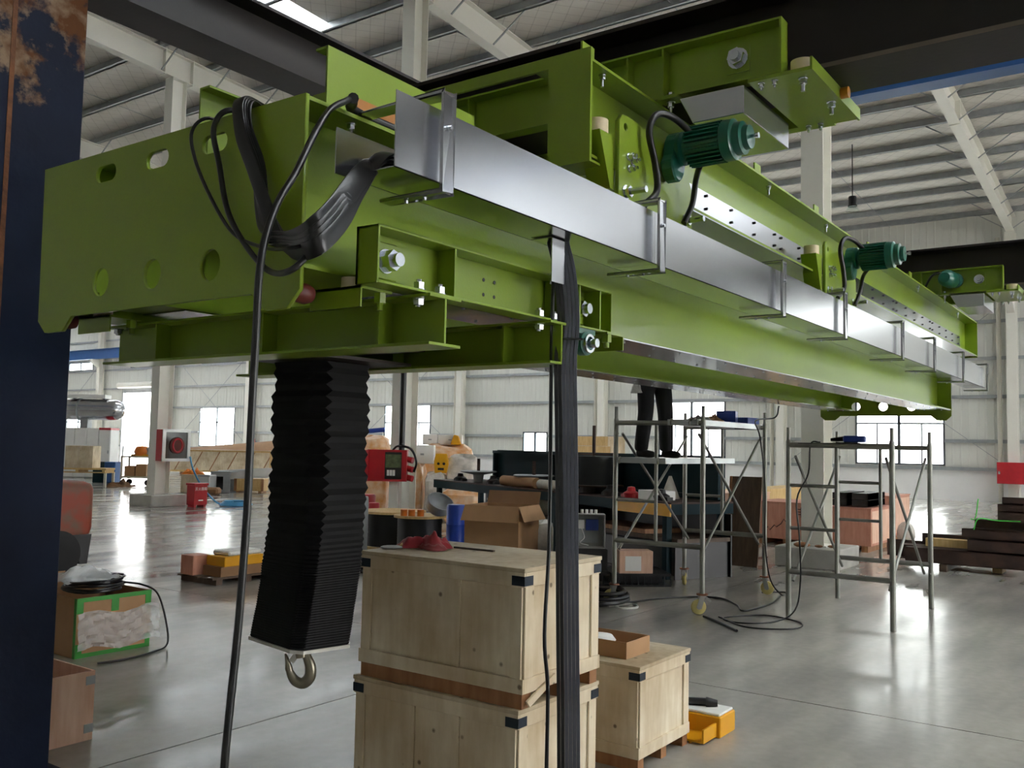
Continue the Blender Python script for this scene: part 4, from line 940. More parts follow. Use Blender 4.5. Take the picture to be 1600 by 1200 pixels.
# ---- the fitter
M('trousers', '#15161a', .85, var=.2, vs=8); M('shirt', '#6d7076', .85, var=.1, vs=8); M('skin', '#b98a6e', .5, var=.05, vs=20); M('hair', '#14110f', .6); M('shoe', '#1b1b1d', .6); M('glove', '#b8b6b0', .8, var=.1, vs=20)
def skin_mesh(name, joints, links, mat, parent, sub=2, root=0):
    me = bpy.data.meshes.new(name); me.from_pydata([tuple(p) for p, r in joints], links, [])
    ob = bpy.data.objects.new(name, me); COL.objects.link(ob)
    md = ob.modifiers.new('skin', 'SKIN'); md.use_smooth_shade = True
    for i, (p, r) in enumerate(joints):
        sv = me.skin_vertices[0].data[i]; sv.radius = (r, r) if not isinstance(r, tuple) else r; sv.use_root = (i == root)
    ob.modifiers.new('sub', 'SUBSURF').levels = sub
    dg = bpy.context.evaluated_depsgraph_get(); m2 = bpy.data.meshes.new_from_object(ob.evaluated_get(dg)); m2.name = name
    bpy.data.objects.remove(ob); bpy.data.meshes.remove(me)
    o0 = ORG[parent.name]
    for v in m2.vertices: v.co -= o0
    m2.materials.clear(); m2.materials.append(MATS[mat]); m2.shade_smooth()
    r = bpy.data.objects.new(name, m2); COL.objects.link(r); r.parent = parent; ORG[r.name] = o0; return r
PZ = 1.514
pe = thing('person', 'worker in black trousers standing on the scaffold plank behind the bridge', 'person', (8.72, 4.42, PZ))
# faces -Y (towards the bridge); left leg further along +X
lh, rh = (8.80, 4.37), (8.66, 4.49)
fl_, fr_ = (8.85, 4.34), (8.63, 4.52)
V3 = lambda x, y, z: (x, y, PZ+z)
J = [(V3(8.735, 4.42, .92), (.145, .11)), (V3(8.735, 4.42, 1.10), (.135, .105)), (V3(8.735, 4.40, 1.30), (.15, .11)), (V3(8.735, 4.39, 1.43), (.10, .09)), (V3(8.735, 4.38, 1.50), .055), (V3(8.735, 4.36, 1.56), .055),
     (V3(8.91, 4.39, 1.41), .062), (V3(9.02, 4.20, 1.28), .05), (V3(8.98, 3.96, 1.22), .042), (V3(8.97, 3.88, 1.21), .033),
     (V3(8.56, 4.39, 1.41), .062), (V3(8.47, 4.22, 1.26), .05), (V3(8.55, 3.98, 1.22), .042), (V3(8.57, 3.90, 1.21), .033)]
Lk = [(0, 1), (1, 2), (2, 3), (3, 4), (4, 5), (3, 6), (6, 7), (7, 8), (8, 9), (3, 10), (10, 11), (11, 12), (12, 13)]
body = skin_mesh('body', J, Lk, 'shirt', pe)
J = [(V3(8.735, 4.42, .98), (.13, .10)), (V3(8.735, 4.42, .88), (.135, .11)), (V3(*lh, .78), .105), (V3(lh[0]+.02, lh[1]-.03, .47), .086), (V3(*fl_, .12), .078), (V3(fl_[0], fl_[1], .05), .072),
     (V3(*rh, .78), .105), (V3(rh[0]-.01, rh[1]-.01, .47), .086), (V3(*fr_, .12), .078), (V3(fr_[0], fr_[1], .05), .072)]
Lk = [(0, 1), (1, 2), (2, 3), (3, 4), (4, 5), (1, 6), (6, 7), (7, 8), (8, 9)]
skin_mesh('trousers', J, Lk, 'trousers', pe)
for (fx, fy_) in (fl_, fr_):
    skin_mesh('shoe', [(V3(fx, fy_+.06, .04), .04), (V3(fx, fy_, .045), .047), (V3(fx, fy_-.10, .035), .042), (V3(fx, fy_-.17, .03), .032)], [(0, 1), (1, 2), (2, 3)], 'shoe', pe)
hc = Vector(V3(8.735, 4.34, 1.66))
hd = MB().sphere(hc, .10, 24, (.78, .95, 1.18)).build('head', 'skin', pe, smooth=80)
MB().tube([hc+Vector((0, -.085, .02)), hc+Vector((0, -.108, -.012)), hc+Vector((0, -.092, -.03))], [.008, .014, .010], 8).build('nose', 'skin', hd, smooth=80)
for s in (-1, 1):
    MB().sphere(hc+Vector((s*.032, -.083, .012)), .011, 10).build('eye', 'white_foam', hd, smooth=80)
    MB().sphere(hc+Vector((s*.08, 0, -.005)), .026, 10, (.4, .7, 1.1)).build('ear', 'skin', hd, smooth=80)
MB().tube([hc+Vector((-.026, -.083, -.055)), hc+Vector((0, -.091, -.058)), hc+Vector((.026, -.083, -.055))], .005, 8).build('mouth', 'red_rubber', hd, smooth=80)
MB().sphere(hc+Vector((0, .016, .035)), .103, 24, (.82, .93, 1.0)).build('hair', 'hair', hd, smooth=80)
for wx, d in ((8.97, 1), (8.57, -1)):
    w = Vector(V3(wx, 3.88, 1.21)); pm = skin_mesh('hand', [(w+Vector((0, .03, 0)), .028), (w+Vector((0, -.03, 0)), (.036, .02)), (w+Vector((0, -.075, .005)), (.038, .017))], [(0, 1), (1, 2)], 'glove', pe)
    for q, ln in enumerate((.062, .075, .07, .055)):
        b = w+Vector((-.03+.02*q, -.085, .005)); MB().tube(smoothpath([b+Vector((0, .02, 0)), b, b+Vector((0, -ln*.5, .012)), b+Vector((0, -ln*.85, .03)), b+Vector((0, -ln, .05))], 3), .0095, 8).build('finger', 'glove', pm, smooth=80)
    b = w+Vector((-d*.03, -.03, 0)); MB().tube(smoothpath([b, b+Vector((-d*.03, -.03, .012)), b+Vector((-d*.035, -.06, .03))], 3), .0105, 8).build('thumb', 'glove', pm, smooth=80)
o = rag((0, 0, 0), .05, .05, .14, 3).build('waist_cloth', 'glove', smooth=80); o.parent = pe; o.location = (-.15, .12, .66)
# ================================================================== BACKGROUND: helpers for things standing further back
def spot(x, D, z=0.):
    p = aD(x, 700, D); return Vector((p.x, p.y, z))
def hz(x, y, D): return aD(x, y, D).z
def local(name, label, cat, group=None):
    t = thing(name, label, cat, (0, 0, 0), group); ORG[t.name] = Vector((0, 0, 0)); return t
def place(t, x, D, z=0., rot=0.):
    t.location = spot(x, D, z); t.rotation_euler = (0, 0, YAW-math.pi/2+rot); return t
def loc1(mb, name, mat, label, cat, x, D, z=0., rot=0., group=None, smooth=0, bevel=0.):
    o = mb.build(name, mat, smooth=smooth, bevel=bevel); tag(o, label, cat, group); return place(o, x, D, z, rot)
M('teal_steel', '#0f2a32', .65, var=.12, vs=4, spec=.2); M('blue_drum', '#1a3fa0', .4, var=.08, vs=4)
M('orange_wrap', '#e39a4e', .28, vs=5, col2='#f2d9bd', bump=.8, bs=9); M('clear_wrap', '#cfc9c0', .25, var=.2, vs=7, bump=.8, bs=14)
M('yellow_machine', '#e0a412', .4, var=.06, vs=6); M('white_box', '#eeeeec', .5, var=.03, vs=3); M('sack', '#d8d2c6', .75, var=.12, vs=8, bump=.6, bs=10)
M('drum_cable', '#1b1c1f', .5, var=.2, vs=20, stretch=(1, 1, 14)); M('orange_plastic', '#e07a1c', .45, var=.08, vs=8)
M('circuit', '#5d6b4a', .6, var=.4, vs=16); M('rust_steel', '#4b352c', .65, .2, col2='#3a2a24', thr=(.4, .6), vs=5, bump=.15, bs=30)
M('fork_red', '#8c3d2c', .55, var=.25, vs=4, col2='#6d5446', thr=(.45, .65)); M('tyre', '#1c1c1d', .8, var=.1, vs=8)
# ---- cable reels by the middle column
def reel(label, x, D, r, h, rb=None):
    t = local('cable_reel', label, 'cable reel', 'cable reels'); rb = rb or r*.86
    MB().cyl((0, 0, 0), (0, 0, .035), r, n=32).build('flange', 'pine', t, smooth=40); MB().cyl((0, 0, h-.035), (0, 0, h), r, n=32).build('flange', 'pine', t, smooth=40)
    prof = [(rb-.004*(i % 2), .035+(h-.07)*i/24) for i in range(25)]
    MB().lathe(prof, (0, 0, 0), (0, 0, 1), 32).build('wound_cable', 'drum_cable', t, smooth=60)
    return place(t, x, D)
reel('wooden reel of black cable partly behind the one with orange parts on top', 617, 14.6, .52, hz(617, 797, 14.6))
reel('wooden reel of black cable carrying orange parts and a metal bowl', 659, 13.6, .38, hz(659, 804, 13.6))
zt = hz(659, 804, 13.6)
o = loc1(MB().lathe([(.0, .0), (.12, .01), (.19, .08), (.2, .2), (.185, .2), (.17, .09), (.1, .03), (0, .025)], (0, 0, 0), (.35, -.5, .8), 24), 'metal_bowl', 'galv', 'tilted shiny metal bowl on the nearer cable reel', 'bowl', 684, 13.5, zt+.06, smooth=50)
for i, px in enumerate((634, 646, 660)):
    loc1(MB().lathe([(.03, 0), (.05, 0), (.05, .09), (.03, .09)], (0, 0, 0), (0, 0, 1), 16), 'insulator', 'orange_plastic', ['orange plastic spool leftmost on the nearer cable reel', 'orange plastic spool in the middle of three on the nearer reel', 'orange plastic spool beside the metal bowl on the reel'][i], 'spool', px, 13.35, zt+.001, group='orange spools', smooth=40)
# ---- red electrical cabinet on a post
t = local('control_cabinet', 'red electrical cabinet with open door and red sockets on the middle column', 'electrical cabinet')
w0, w1 = -.33, .33
MB().box(-.33, .36, .0, .22, .95, 1.50).build('housing', 'red_paint', t)
MB().box(-.02, .27, -.006, .0, .99, 1.46).build('open_bay', 'black_plastic', t)
MB().box(-.01, .26, -.012, -.006, 1.19, 1.42).build('circuit_board', 'circuit', t)
for i in range(3): MB().box(.02+.05*i, .06+.05*i, -.03, -.012, 1.05, 1.15).build('breaker', 'white_box', t)
MB().box(-.34, -.31, -.34, .0, .96, 1.49).build('door', 'red_paint', t)
MB().box(-.30, -.03, -.005, .001, .96, 1.49).build('fixed_cover', 'red_paint', t)
for z in (1.02, 1.18, 1.34): MB().cyl((.36, .1, z), (.46, .06, z-.02), .055, n=14).build('socket', 'red_paint', t, smooth=40)
MB().box(.05, .2, .08, .2, 0, .95).build('post', 'white_steel', t); MB().box(-.05, .3, 0, .3, 0, .02).build('foot', 'white_steel', t)
MB().tube(smoothpath([(.1, .1, 1.5), (.2, .05, 1.57), (.42, .05, 1.52), (.52, .05, 1.3), (.48, .06, 1.12)]), .02, 8).build('supply_cable', 'black_cable', t, smooth=60)
MB().cyl((.25, .12, 1.5), (.25, .12, 4.6), .055, n=12).build('cable_riser', 'black_cable', t, smooth=40)
place(t, 604, 16.2)
# ---- wrapped machinery pile
def wrapped(name, label, x0, x1, yt, D, dep, mat, seed, cat='wrapped box', z0=0.):
    rnd = random.Random(seed); w = (x1-x0)*D/FPX; h = hz((x0+x1)/2, yt, D)-z0; n = 7
    def sgn(v): return 1 if v > 0 else -1
    mb = MB(); vs = []; fs = []
    # rounded lumpy box: superellipsoid with noise
    nu, nv = 18, 10; ph = [rnd.uniform(0, 6) for _ in range(4)]
    for j in range(nv+1):
        b = -math.pi/2+math.pi*j/nv
        for i in range(nu):
            a = 2*math.pi*i/nu; e = .35
            cx = sgn(math.cos(a))*abs(math.cos(a))**e; cy = sgn(math.sin(a))*abs(math.sin(a))**e; cb = abs(math.cos(b))**e; sb = sgn(math.sin(b))*abs(math.sin(b))**e
            k = 1+.05*math.sin(5*a+ph[0]+3*b)+.04*math.sin(9*b+ph[1])+rnd.uniform(-.02, .02)
            vs.append((cx*cb*w/2*k, dep/2+cy*cb*dep/2*k, max(0, h/2+sb*h/2*(1+.06*math.sin(3*a+ph[2])))))
    fs = [(j*nu+i, j*nu+(i+1) % nu, (j+1)*nu+(i+1) % nu, (j+1)*nu+i) for j in range(nv) for i in range(nu)]
    mb.add(vs, fs); return loc1(mb, name, mat, label, cat, (x0+x1)/2, D, z0, smooth=35, group='plastic wrapped goods')
wrapped('wrapped_machine', 'orange plastic-wrapped bundle just right of the bellows, above the red cabinet', 548, 606, 682, 21, 1.0, 'orange_wrap', 1)
wrapped('wrapped_machine', 'tall orange-wrapped bundle right of the middle column, below the white box', 638, 662, 724, 20.5, .9, 'orange_wrap', 2)
wrapped('wrapped_machine', 'large orange-wrapped bundle at the back of the pile, highest of all', 655, 738, 695, 22.5, 1.2, 'orange_wrap', 3)
wrapped('wrapped_machine', 'clear-wrapped bundle at the right end of the wrapped pile', 698, 748, 712, 20.2, .8, 'clear_wrap', 4)
wrapped('wrapped_machine', 'pale wrapped bundle under the yellow machine part', 664, 697, 739, 20, .8, 'clear_wrap', 5)
wrapped('wrapped_machine', 'orange-wrapped bundle below the left end of the teal bench', 690, 752, 766, 19.2, .7, 'orange_wrap', 8)
for i, (xa, xb, ya, yb, D, lab) in enumerate(((642, 678, 695, 724, 20.8, 'white metal case on the tall orange-wrapped bundle'), (684, 722, 679, 695, 22.9, 'white metal case at the top back of the wrapped pile'), (660, 683, 678, 695, 22.9, 'small white metal case at the top of the wrapped pile, beside the larger one'))):
    wd = (xb-xa)*D/FPX; z0, z1 = hz(xa, yb, D), hz(xa, ya, D)
    t = local('metal_case', lab, 'case', 'white metal cases'); MB().box(-wd/2, wd/2, 0, .45, 0, z1-z0).build('shell', 'white_box', t, bevel=.01); MB().box(-wd/2+.03, wd/2-.03, -.008, 0, .03, z1-z0-.03).build('front_panel', 'white_box', t); MB().box(-.04, .04, -.02, -.008, (z1-z0)*.45, (z1-z0)*.55).build('latch', 'galv', t)
    place(t, (xa+xb)/2, D, z0)
D = 20.15; z0 = hz(690, 739, D); t = local('yellow_machine_part', 'yellow cast machine part with two dark holes on the wrapped pile', 'machine part')
MB().prism([(-.14, 0), (.12, 0), (.16, .2), (.12, .42), (-.12, .42), (-.16, .25)], 'Y', 0, .3).build('casting', 'yellow_machine', t, bevel=.01)
for x in (-.06, .06): MB().cyl((x, -.012, .2), (x, .0, .2), .03, n=14).build('bore', 'black_plastic', t)
MB().box(-.07, .06, -.012, 0, .06, .11).build('slot', 'black_plastic', t); place(t, 690, D, z0)
loc1(MB().prism([(-.14, 0), (.14, 0), (.06, .22), (-.05, .25)], 'Y', 0, .2), 'yellow_guard', 'yellow_machine', 'small yellow guard on top of the wrapped pile', 'machine part', 712, 22.7, hz(712, 695, 22.7), bevel=.02)
t = local('bench_grinder', 'dark blue tool standing on a shelf behind the orange bundle by the bellows', 'tool'); MB().cyl((-.2, 0, .32), (.2, 0, .36), .06, n=14).build('body', 'blue_plastic', t, smooth=40); MB().bar((-.2, 0, .32), (-.38, 0, 0), .03, .03).build('leg', 'black_plastic', t); MB().bar((.18, 0, .34), (.2, 0, 0), .03, .03).build('leg', 'black_plastic', t); MB().box(-.5, .4, -.2, .2, -.04, 0).build('shelf', 'sack', t)
MB().box(-.48, -.44, -.03, .03, -1.6, -.04).build('shelf_leg', 'grey_paint', t); MB().box(.34, .38, -.03, .03, -1.6, -.04).build('shelf_leg', 'grey_paint', t)
place(t, 588, 23.5, 1.6)
# ---- blue drum, red drum and bottles
def drum(name, label, x, yt, D, r, mat, cat, h=None, z0=0.):
    h = h or hz(x, yt, D)-z0
    return loc1(MB().lathe([(r*.95, 0), (r, .02), (r, h*.32), (r*1.04, h*.34), (r, h*.36), (r, h*.64), (r*1.04, h*.66), (r, h*.68), (r, h-.03), (r*.9, h), (0, h)], (0, 0, 0), (0, 0, 1), 24), name, mat, label, cat, x, D, z0, smooth=35)
drum('plastic_drum', 'blue plastic drum between the cable reel and the open carton', 715, 788, 12.8, .13, 'blue_drum', 'drum')
drum('red_cylinder', 'red cylinder behind the bellows below the red cabinet', 574, 772, 17, .18, 'red_paint', 'cylinder')
drum('red_cylinder', 'shorter red cylinder left of the wooden cable reel', 587, 785, 16.4, .10, 'red_paint', 'cylinder')
drum('dark_drum', 'dark steel drum at the right edge of the bellows', 568, 775, 14, .10, 'galv', 'drum')
# ---- long teal work bench
A, B = Vector((13.55, 11.5, 0)), Vector((11.0, 6.19, 0)); U = (B-A).normalized(); ang = math.atan2(U.y, U.x)
bt = local('work_bench', 'long dark teal steel bench loaded with parts behind the scaffold', 'bench')
LB = 7.15; zb = .95
MB().box(0, LB, 0, 1.0, zb-.02, zb).build('top_sheet', 'rust_steel', bt)
for a in ((0, LB, 0, .06), (0, LB, .94, 1.0)): MB().box(*a, zb-.15, zb-.02).build('top_rail', 'teal_steel', bt)
for a in ((0, .08, .06, .94), (LB-.08, LB, .06, .94)): MB().box(*a, zb-.15, zb-.02).build('end_rail', 'teal_steel', bt)
for x in (.1, 2.2, 4.3, LB-.2):
    for y in (.02, .9): MB().box(x, x+.09, y, y+.08, 0, zb-.15).build('leg', 'teal_steel', bt)
MB().box(1.2, LB, .1, .95, .45, .5).build('lower_shelf', 'dark_board', bt)
MB().box(LB-.06, LB-.04, .1, .95, 0, .45).build('end_panel', 'black_plastic', bt)  # black sheet added to keep the right end under the bench dark
MB().box(3.6, LB-.1, .3, .9, 0, .4).build('storage_chest', 'black_plastic', bt, bevel=.01)
MB().box(.3, LB, .96, .98, .0, zb-.16).build('lower_panel', 'black_plastic', bt)  # black backing added so the bright floor behind stays hidden
MB().box(.8, LB-.1, .93, .95, zb, 1.53).build('back_plate', 'teal_steel', bt)
for z in (zb+.02, 1.47): MB().box(.8, LB-.1, .83, .95, z, z+.05).build('back_rail', 'teal_steel', bt)
for x in (.8, 2.8, 4.8, LB-.16): MB().box(x, x+.05, .84, .93, zb+.07, 1.47).build('back_rib', 'teal_steel', bt)
MB().box(LB-1.2, LB, -.02, .0, zb-.17, zb-.02).build('yellow_edge', 'yellow_machine', bt)
bt.location = A; bt.rotation_euler = (0, 0, ang)
# u runs along the bench, v across it (v>0 away from the camera)
VB = Vector((-U.y, U.x, 0))
def onb(o, u, v, z=0., rz=0.):
    p = A+U*(u*1.08)+VB*v; o.location = (p.x, p.y, z); o.rotation_euler = (0, 0, ang+rz); return o
def turntable(label, u):
    t = local('turntable', label, 'turntable', 'reel turntables'); MB().lathe([(.0, .20), (.32, .20), (.34, .185), (.30, .17), (.1, .13), (.08, 0), (0, 0)], (0, 0, 0), (0, 0, 1), 28).build('disc', 'galv', t, smooth=40); MB().cyl((0, 0, .2), (0, 0, .42), .03, n=10).build('spindle', 'rust_steel', t, smooth=40); return onb(t, u, .35, zb)
turntable('grey reel turntable at the left end of the teal bench', 1.1); turntable('grey reel turntable in the middle of the teal bench, behind a cardboard roll', 2.95)
t = local('cable_spool', 'spool of black wire with a tall rusty spindle on the teal bench', 'spool')
MB().lathe([(.44, .10), (.44, .12), (.05, .12)], (0, 0, 0), (0, 0, 1), 28).build('lower_disc', 'rust_steel', t, smooth=40)
MB().lathe([(.3-.008*(i % 2)+.0*i, .12+i*.018) for i in range(24)], (0, 0, 0), (0, 0, 1), 28).build('wound_wire', 'drum_cable', t, smooth=60)
MB().cyl((0, 0, 0), (0, 0, .98), .025, n=10).build('spindle', 'rust_steel', t, smooth=40); MB().bar((-.5, 0, .56), (.5, 0, .56), .03, .03).build('cross_arm', 'rust_steel', t); MB().cyl((0, 0, 0), (0, 0, .1), .2, n=20).build('pedestal', 'dark_steel', t)
onb(t, 4.55, .35, zb)
onb(tag(MB().cyl((-.55, 0, .085), (.55, 0, .085), .085, n=20).build('cardboard_roll', 'cardboard', smooth=40), 'brown paper-wrapped roll lying on the front edge of the teal bench', 'roll'), 2.9, .12, zb)
onb(tag(MB().cyl((-.3, 0, .075), (.3, 0, .075), .075, n=20).build('paper_roll', 'sack', smooth=40), 'shorter pale roll lying right of the brown roll on the bench', 'roll'), 3.75, .14, zb)
rn = random.Random(11)
kinds = [('dark lumpy casting lying on the bench between turntables', 'dark_steel'), ('black gear part lying at the left end of the bench', 'black_plastic'), ('rusty bracket lying near the spool on the bench', 'rust_steel'), ('dark clamp lying right of the wire spool on the bench', 'dark_steel'), ('small red part lying on the bench behind the scaffold', 'red_paint'), ('black housing near the right end of the bench', 'black_plastic')]
for (lab, mt), u in zip(kinds, (1.9, .7, 4.05, 5.15, 5.6, 6.2)):
    mb = MB(); mb.lathe([(.05, 0), (.10, .0), (.11, .06), (.06, .09), (.05, .14), (0, .15)], (0, 0, 0), (0, 0, 1), 14).box(-.16, .16, -.05, .05, 0, .045)
    onb(tag(mb.build('machine_part', mt, smooth=35), lab, 'machine part', 'parts on the bench'), u, .2, zb, rn.uniform(-.6, .6))
onb(tag(MB().box(-.2, .2, -.15, .15, 0, .12).build('white_carton', 'white_box', bevel=.006), 'white carton at the right end of the teal bench', 'box'), 6.05, .25, zb)
onb(tag(MB().cyl((0, 0, 0), (.0, 0, .3), .13, .02, n=16).build('paper_cone', 'sack', smooth=40), 'pale paper funnel standing on the teal bench near its right end', 'paper'), 5.9, .6, zb)
for i, (u, v, mt) in enumerate(((1.7, .4, 'sack'), (2.4, .45, 'orange_wrap'), (3.1, .4, 'sack'))):
    w = MB().sphere((0, 0, .17), .25, 16, (1.35, 1., .7)); onb(tag(w.build('sack', mt, smooth=80), ['white woven sack at the left of the row under the teal bench', 'peach-coloured sack in the middle of the row under the teal bench', 'white woven sack at the right of the row under the teal bench'][i], 'sack', 'sacks under the bench'), u, v+.1, .5)
onb(tag(MB().box(-.7, .7, -.3, .3, 0, .06).build('steel_sheet_stack', 'skid_wood', bevel=.003), 'brown sheet stack on the lower shelf of the teal bench', 'sheets'), 5.3, .45, .501)
# ---- leaning dark board
t = thing('leaning_board', 'tall weathered dark plywood board leaning at the right end of the bench', 'board', (12.6, 4.97, 0))
MB().add([(12.5, 4.74, 0), (12.5, 5.2, 0), (12.68, 5.2, 1.24), (12.68, 4.74, 1.24), (12.53, 4.74, 0), (12.53, 5.2, 0), (12.71, 5.2, 1.24), (12.71, 4.74, 1.24)], [(0, 1, 2, 3), (7, 6, 5, 4), (0, 4, 5, 1), (1, 5, 6, 2), (2, 6, 7, 3), (3, 7, 4, 0)]).build('sheet', 'dark_board', t)
MB().bar((12.49, 5.19, .0), (12.67, 5.19, 1.24), .03, .02).build('edge_batten', 'skid_wood', t)
# ---- open carton, grey control box, black pallets
def carton(label, x0, x1, yt, D, dep, rot, mat='cardboard', flaps=True, z0=0., name='open_carton', group=None):
    w = (x1-x0)*D/FPX/1.25; h = hz((x0+x1)/2, yt, D)-z0; t = local(name, label, 'carton', group)
    for a in ((-w/2, w/2, 0, .008), (-w/2, w/2, dep-.008, dep), (-w/2, -w/2+.008, .008, dep-.008), (w/2-.008, w/2, .008, dep-.008)): MB().box(*a, .01, h).build('side_panel', mat, t)
    MB().box(-w/2, w/2, 0, dep, 0, .01).build('bottom_panel', mat, t)
    if flaps:
        MB().add([(-w/2, 0, h), (w/2, 0, h), (w/2+.02, -.07, h-.18), (-w/2-.02, -.07, h-.18)], [(0, 1, 2, 3)]).build('flap', mat, t)
        MB().add([(w/2, 0, h), (w/2, dep, h), (w/2+.08, dep+.02, h-.17), (w/2+.08, -.02, h-.17)], [(0, 1, 2, 3)]).build('flap', mat, t)
        MB().add([(-w/2, dep, h), (w/2, dep, h), (w/2, dep+.05, h+.15), (-w/2, dep+.05, h+.15)], [(0, 1, 2, 3)]).build('flap', 'cardboard_dark', t)
    return place(t, (x0+x1)/2, D, z0, rot)
def plastic_pallet(label, x, D, rot, w=1.0, d=.7, h=.15):
    t = local('plastic_pallet', label, 'pallet', 'black plastic pallets'); MB().box(-w/2, w/2, 0, d, h-.03, h).build('deck', 'black_plastic', t)
    MB().box(-w/2, w/2, 0, d, 0, .02).build('base_deck', 'black_plastic', t)
    mb = MB(); n = int(w/.07)
    for i in range(n+1): mb.box(-w/2+i*w/n-.008, -w/2+i*w/n+.008, 0, .02, .02, h-.03)
    tag(mb.build('ribs', 'black_plastic', t), kind='stuff'); MB().box(-w/2+.05, w/2-.05, .2, d-.05, .02, h-.03).build('core', 'black_plastic', t)
    return place(t, x, D, 0, rot)
plastic_pallet('black plastic pallet under the open brown carton', 765, 10.9, -.2, 1.05, .9); carton('open brown carton wrapped in film, flaps hanging, behind the stacked crates', 712, 828, 790, 10.9, .62, -.42, z0=.151)
plastic_pallet('black plastic pallet under the grey control box', 903, 10.9, .1, .8); plastic_pallet('black plastic pallet below the orange carton by the scaffold', 1005, 10.9, .1, .7)
plastic_pallet('black plastic pallet left of the nearer cable reel', 606, 11.6, .2, 1.15)
t = local('control_box', 'grey control box with open front and white cable glands', 'control box'); z1 = .40
for a in ((-.27, .27, .19, .2, 0, z1), (-.27, -.26, 0, .19, 0, z1), (.26, .27, 0, .19, 0, z1), (-.26, .26, 0, .19, 0, .01), (-.26, .26, 0, .19, z1-.01, z1)): MB().box(*a).build('shell_panel', 'grey_paint', t)
MB().box(-.29, -.275, -.4, 0, .0, z1).build('door', 'grey_paint', t); MB().box(-.2, .2, .17, .188, .05, z1-.05).build('mounting_plate', 'galv', t)
MB().box(.05, .2, .12, .17, .2, .33).build('contactor', 'blue_plastic', t); MB().box(-.06, .03, .12, .17, .22, .32).build('relay', 'white_box', t)
for x in (0, .055, .11, .165): MB().cyl((x, .1, z1), (x, .1, z1+.05), .018, n=10).build('cable_gland', 'white_box', t, smooth=40)
MB().tube(smoothpath([(0, .12, .22), (.03, .08, .12), (-.02, .06, .06), (.08, .06, .03)]), .006, 6).build('wire', 'white_box', t, smooth=60)
place(t, 912, 11.0, .42)
tag(loc1(MB().box(-.3, .3, 0, .3, 0, .27), 'cable_box', 'black_plastic', 'black box supporting the grey control box', 'box', 912, 10.95, .151, bevel=.01))
t = local('orange_carton', 'orange printed carton with white label left of the scaffold foot', 'carton'); MB().box(-.2, .2, 0, .25, 0, .26).build('box', 'pink_ply', t, bevel=.005); MB().box(-.13, .06, -.004, 0, .03, .2).build('label_sheet', 'white_box', t); place(t, 996, 10.9, .151, .1)
for i, (x, D) in enumerate(((945, 9.6), (575, 12.0))):
    rn = random.Random(20+i); c = spot(x, D); pts = [(c.x+.22*math.cos(k*1.1)*(1+.3*rn.random()), c.y+.22*math.sin(k*1.1)*(1+.3*rn.random()), .025+.008*k) for k in range(18)]
    round_cable('cable_heap', pts, .022, ['heap of thick black cable on the floor left of the wheeled scaffold', 'heap of black cable on the floor beside the bellows'][i], k=4, n=6)
wrapped('wrapped_bundle', 'clear-wrapped bundle behind the open brown carton', 838, 868, 815, 11.3, .4, 'clear_wrap', 15, z0=.151)
# ---- pine crates stacked beyond the bench
def flatbox(label, x, D, z, w, d, h, mat, rot=0., name='pine_crate', cat='crate', group=None):
    t = local(name, label, cat, group); MB().box(-w/2+.01, w/2-.01, .01, d-.01, 0, h).build('panels', mat, t)
    for zz in (0, h-.08):
        MB().box(-w/2, w/2, 0, .012, zz, zz+.08).build('batten', mat, t)
    for xx in (-w/2, -.04, w/2-.08): MB().box(xx, xx+.08, -.004, .012, .0, h).build('batten', mat, t)
    return place(t, x, D, z, rot)
flatbox('pine crate on the floor at the back, under two more', 925, 24, 0, 1.1, .8, hz(925, 709, 24)-.0, 'pine', .2, group='pine crates at the back')
flatbox('pine crate second in the stack at the back, seen beside the wire spool', 925, 24, hz(925, 708, 24), 1.0, .8, .18, 'pine', .25, group='pine crates at the back')
flatbox('pine crate topmost of the stack at the back, seen beside the wire spool', 923, 24, hz(925, 708, 24)+.19, .9, .8, .24, 'pine', .15, group='pine crates at the back')
flatbox('pale pine crate right of the stack of three at the back', 957, 25, 0, .7, .8, hz(957, 682, 25), 'plywood', .2, group='pine crates at the back')
# ---- crates beyond the right column
M('stencil_ink', '#3a2a24', .8)
def pink_crate(label, x0, x1, y0, y1, h, mat, front='pink_ply', group='reddish plywood crates'):
    t = thing('shipping_crate', label, 'crate', ((x0+x1)/2, (y0+y1)/2, 0), group)
    MB().box(x0, x1, y0, y1, .1, h).build('body', mat, t)
    MB().box(x0-.015, x1+.015, y0-.015, y1+.015, h, h+.015).build('lid', mat, t)
    MB().box(x0-.006, x0, y0+.05, y1-.05, .14, h-.04).build('front_panel', mat, t); MB().box(x0+.05, x1-.05, y0-.006, y0, .14, h-.04).build('side_panel', front, t)
    for y in (y0+.05, (y0+y1)/2-.05, y1-.15): MB().box(x0, x1, y, y+.1, 0, .1).build('skid', 'skid_wood', t)
    return t
def text3d(txt, size, mat, parent, loc, rot, name='stencil'):
    cu = bpy.data.curves.new('t', 'FONT'); cu.body = txt; cu.size = size; cu.extrude = .0005; cu.align_x = 'CENTER'; cu.align_y = 'CENTER'
    ob = bpy.data.objects.new('t', cu); COL.objects.link(ob); dg = bpy.context.evaluated_depsgraph_get()
    me = bpy.data.meshes.new_from_object(ob.evaluated_get(dg)); bpy.data.objects.remove(ob); bpy.data.curves.remove(cu)
    me.name = name; me.materials.clear(); me.materials.append(MATS[mat]); o = bpy.data.objects.new(name, me); COL.objects.link(o)
    o.parent = parent; o.location = Vector(loc)-ORG[parent.name]; o.rotation_euler = rot; ORG[o.name] = Vector(); return o
c1 = pink_crate('red-brown plywood crate left of the right column, with stencil marks', 15.9, 17.0, 5.0, 6.05, .72, 'red_ply')
text3d('电', .2, 'stencil_ink', c1, (15.893, 5.25, .55), (math.pi/2, 0, -math.pi/2))
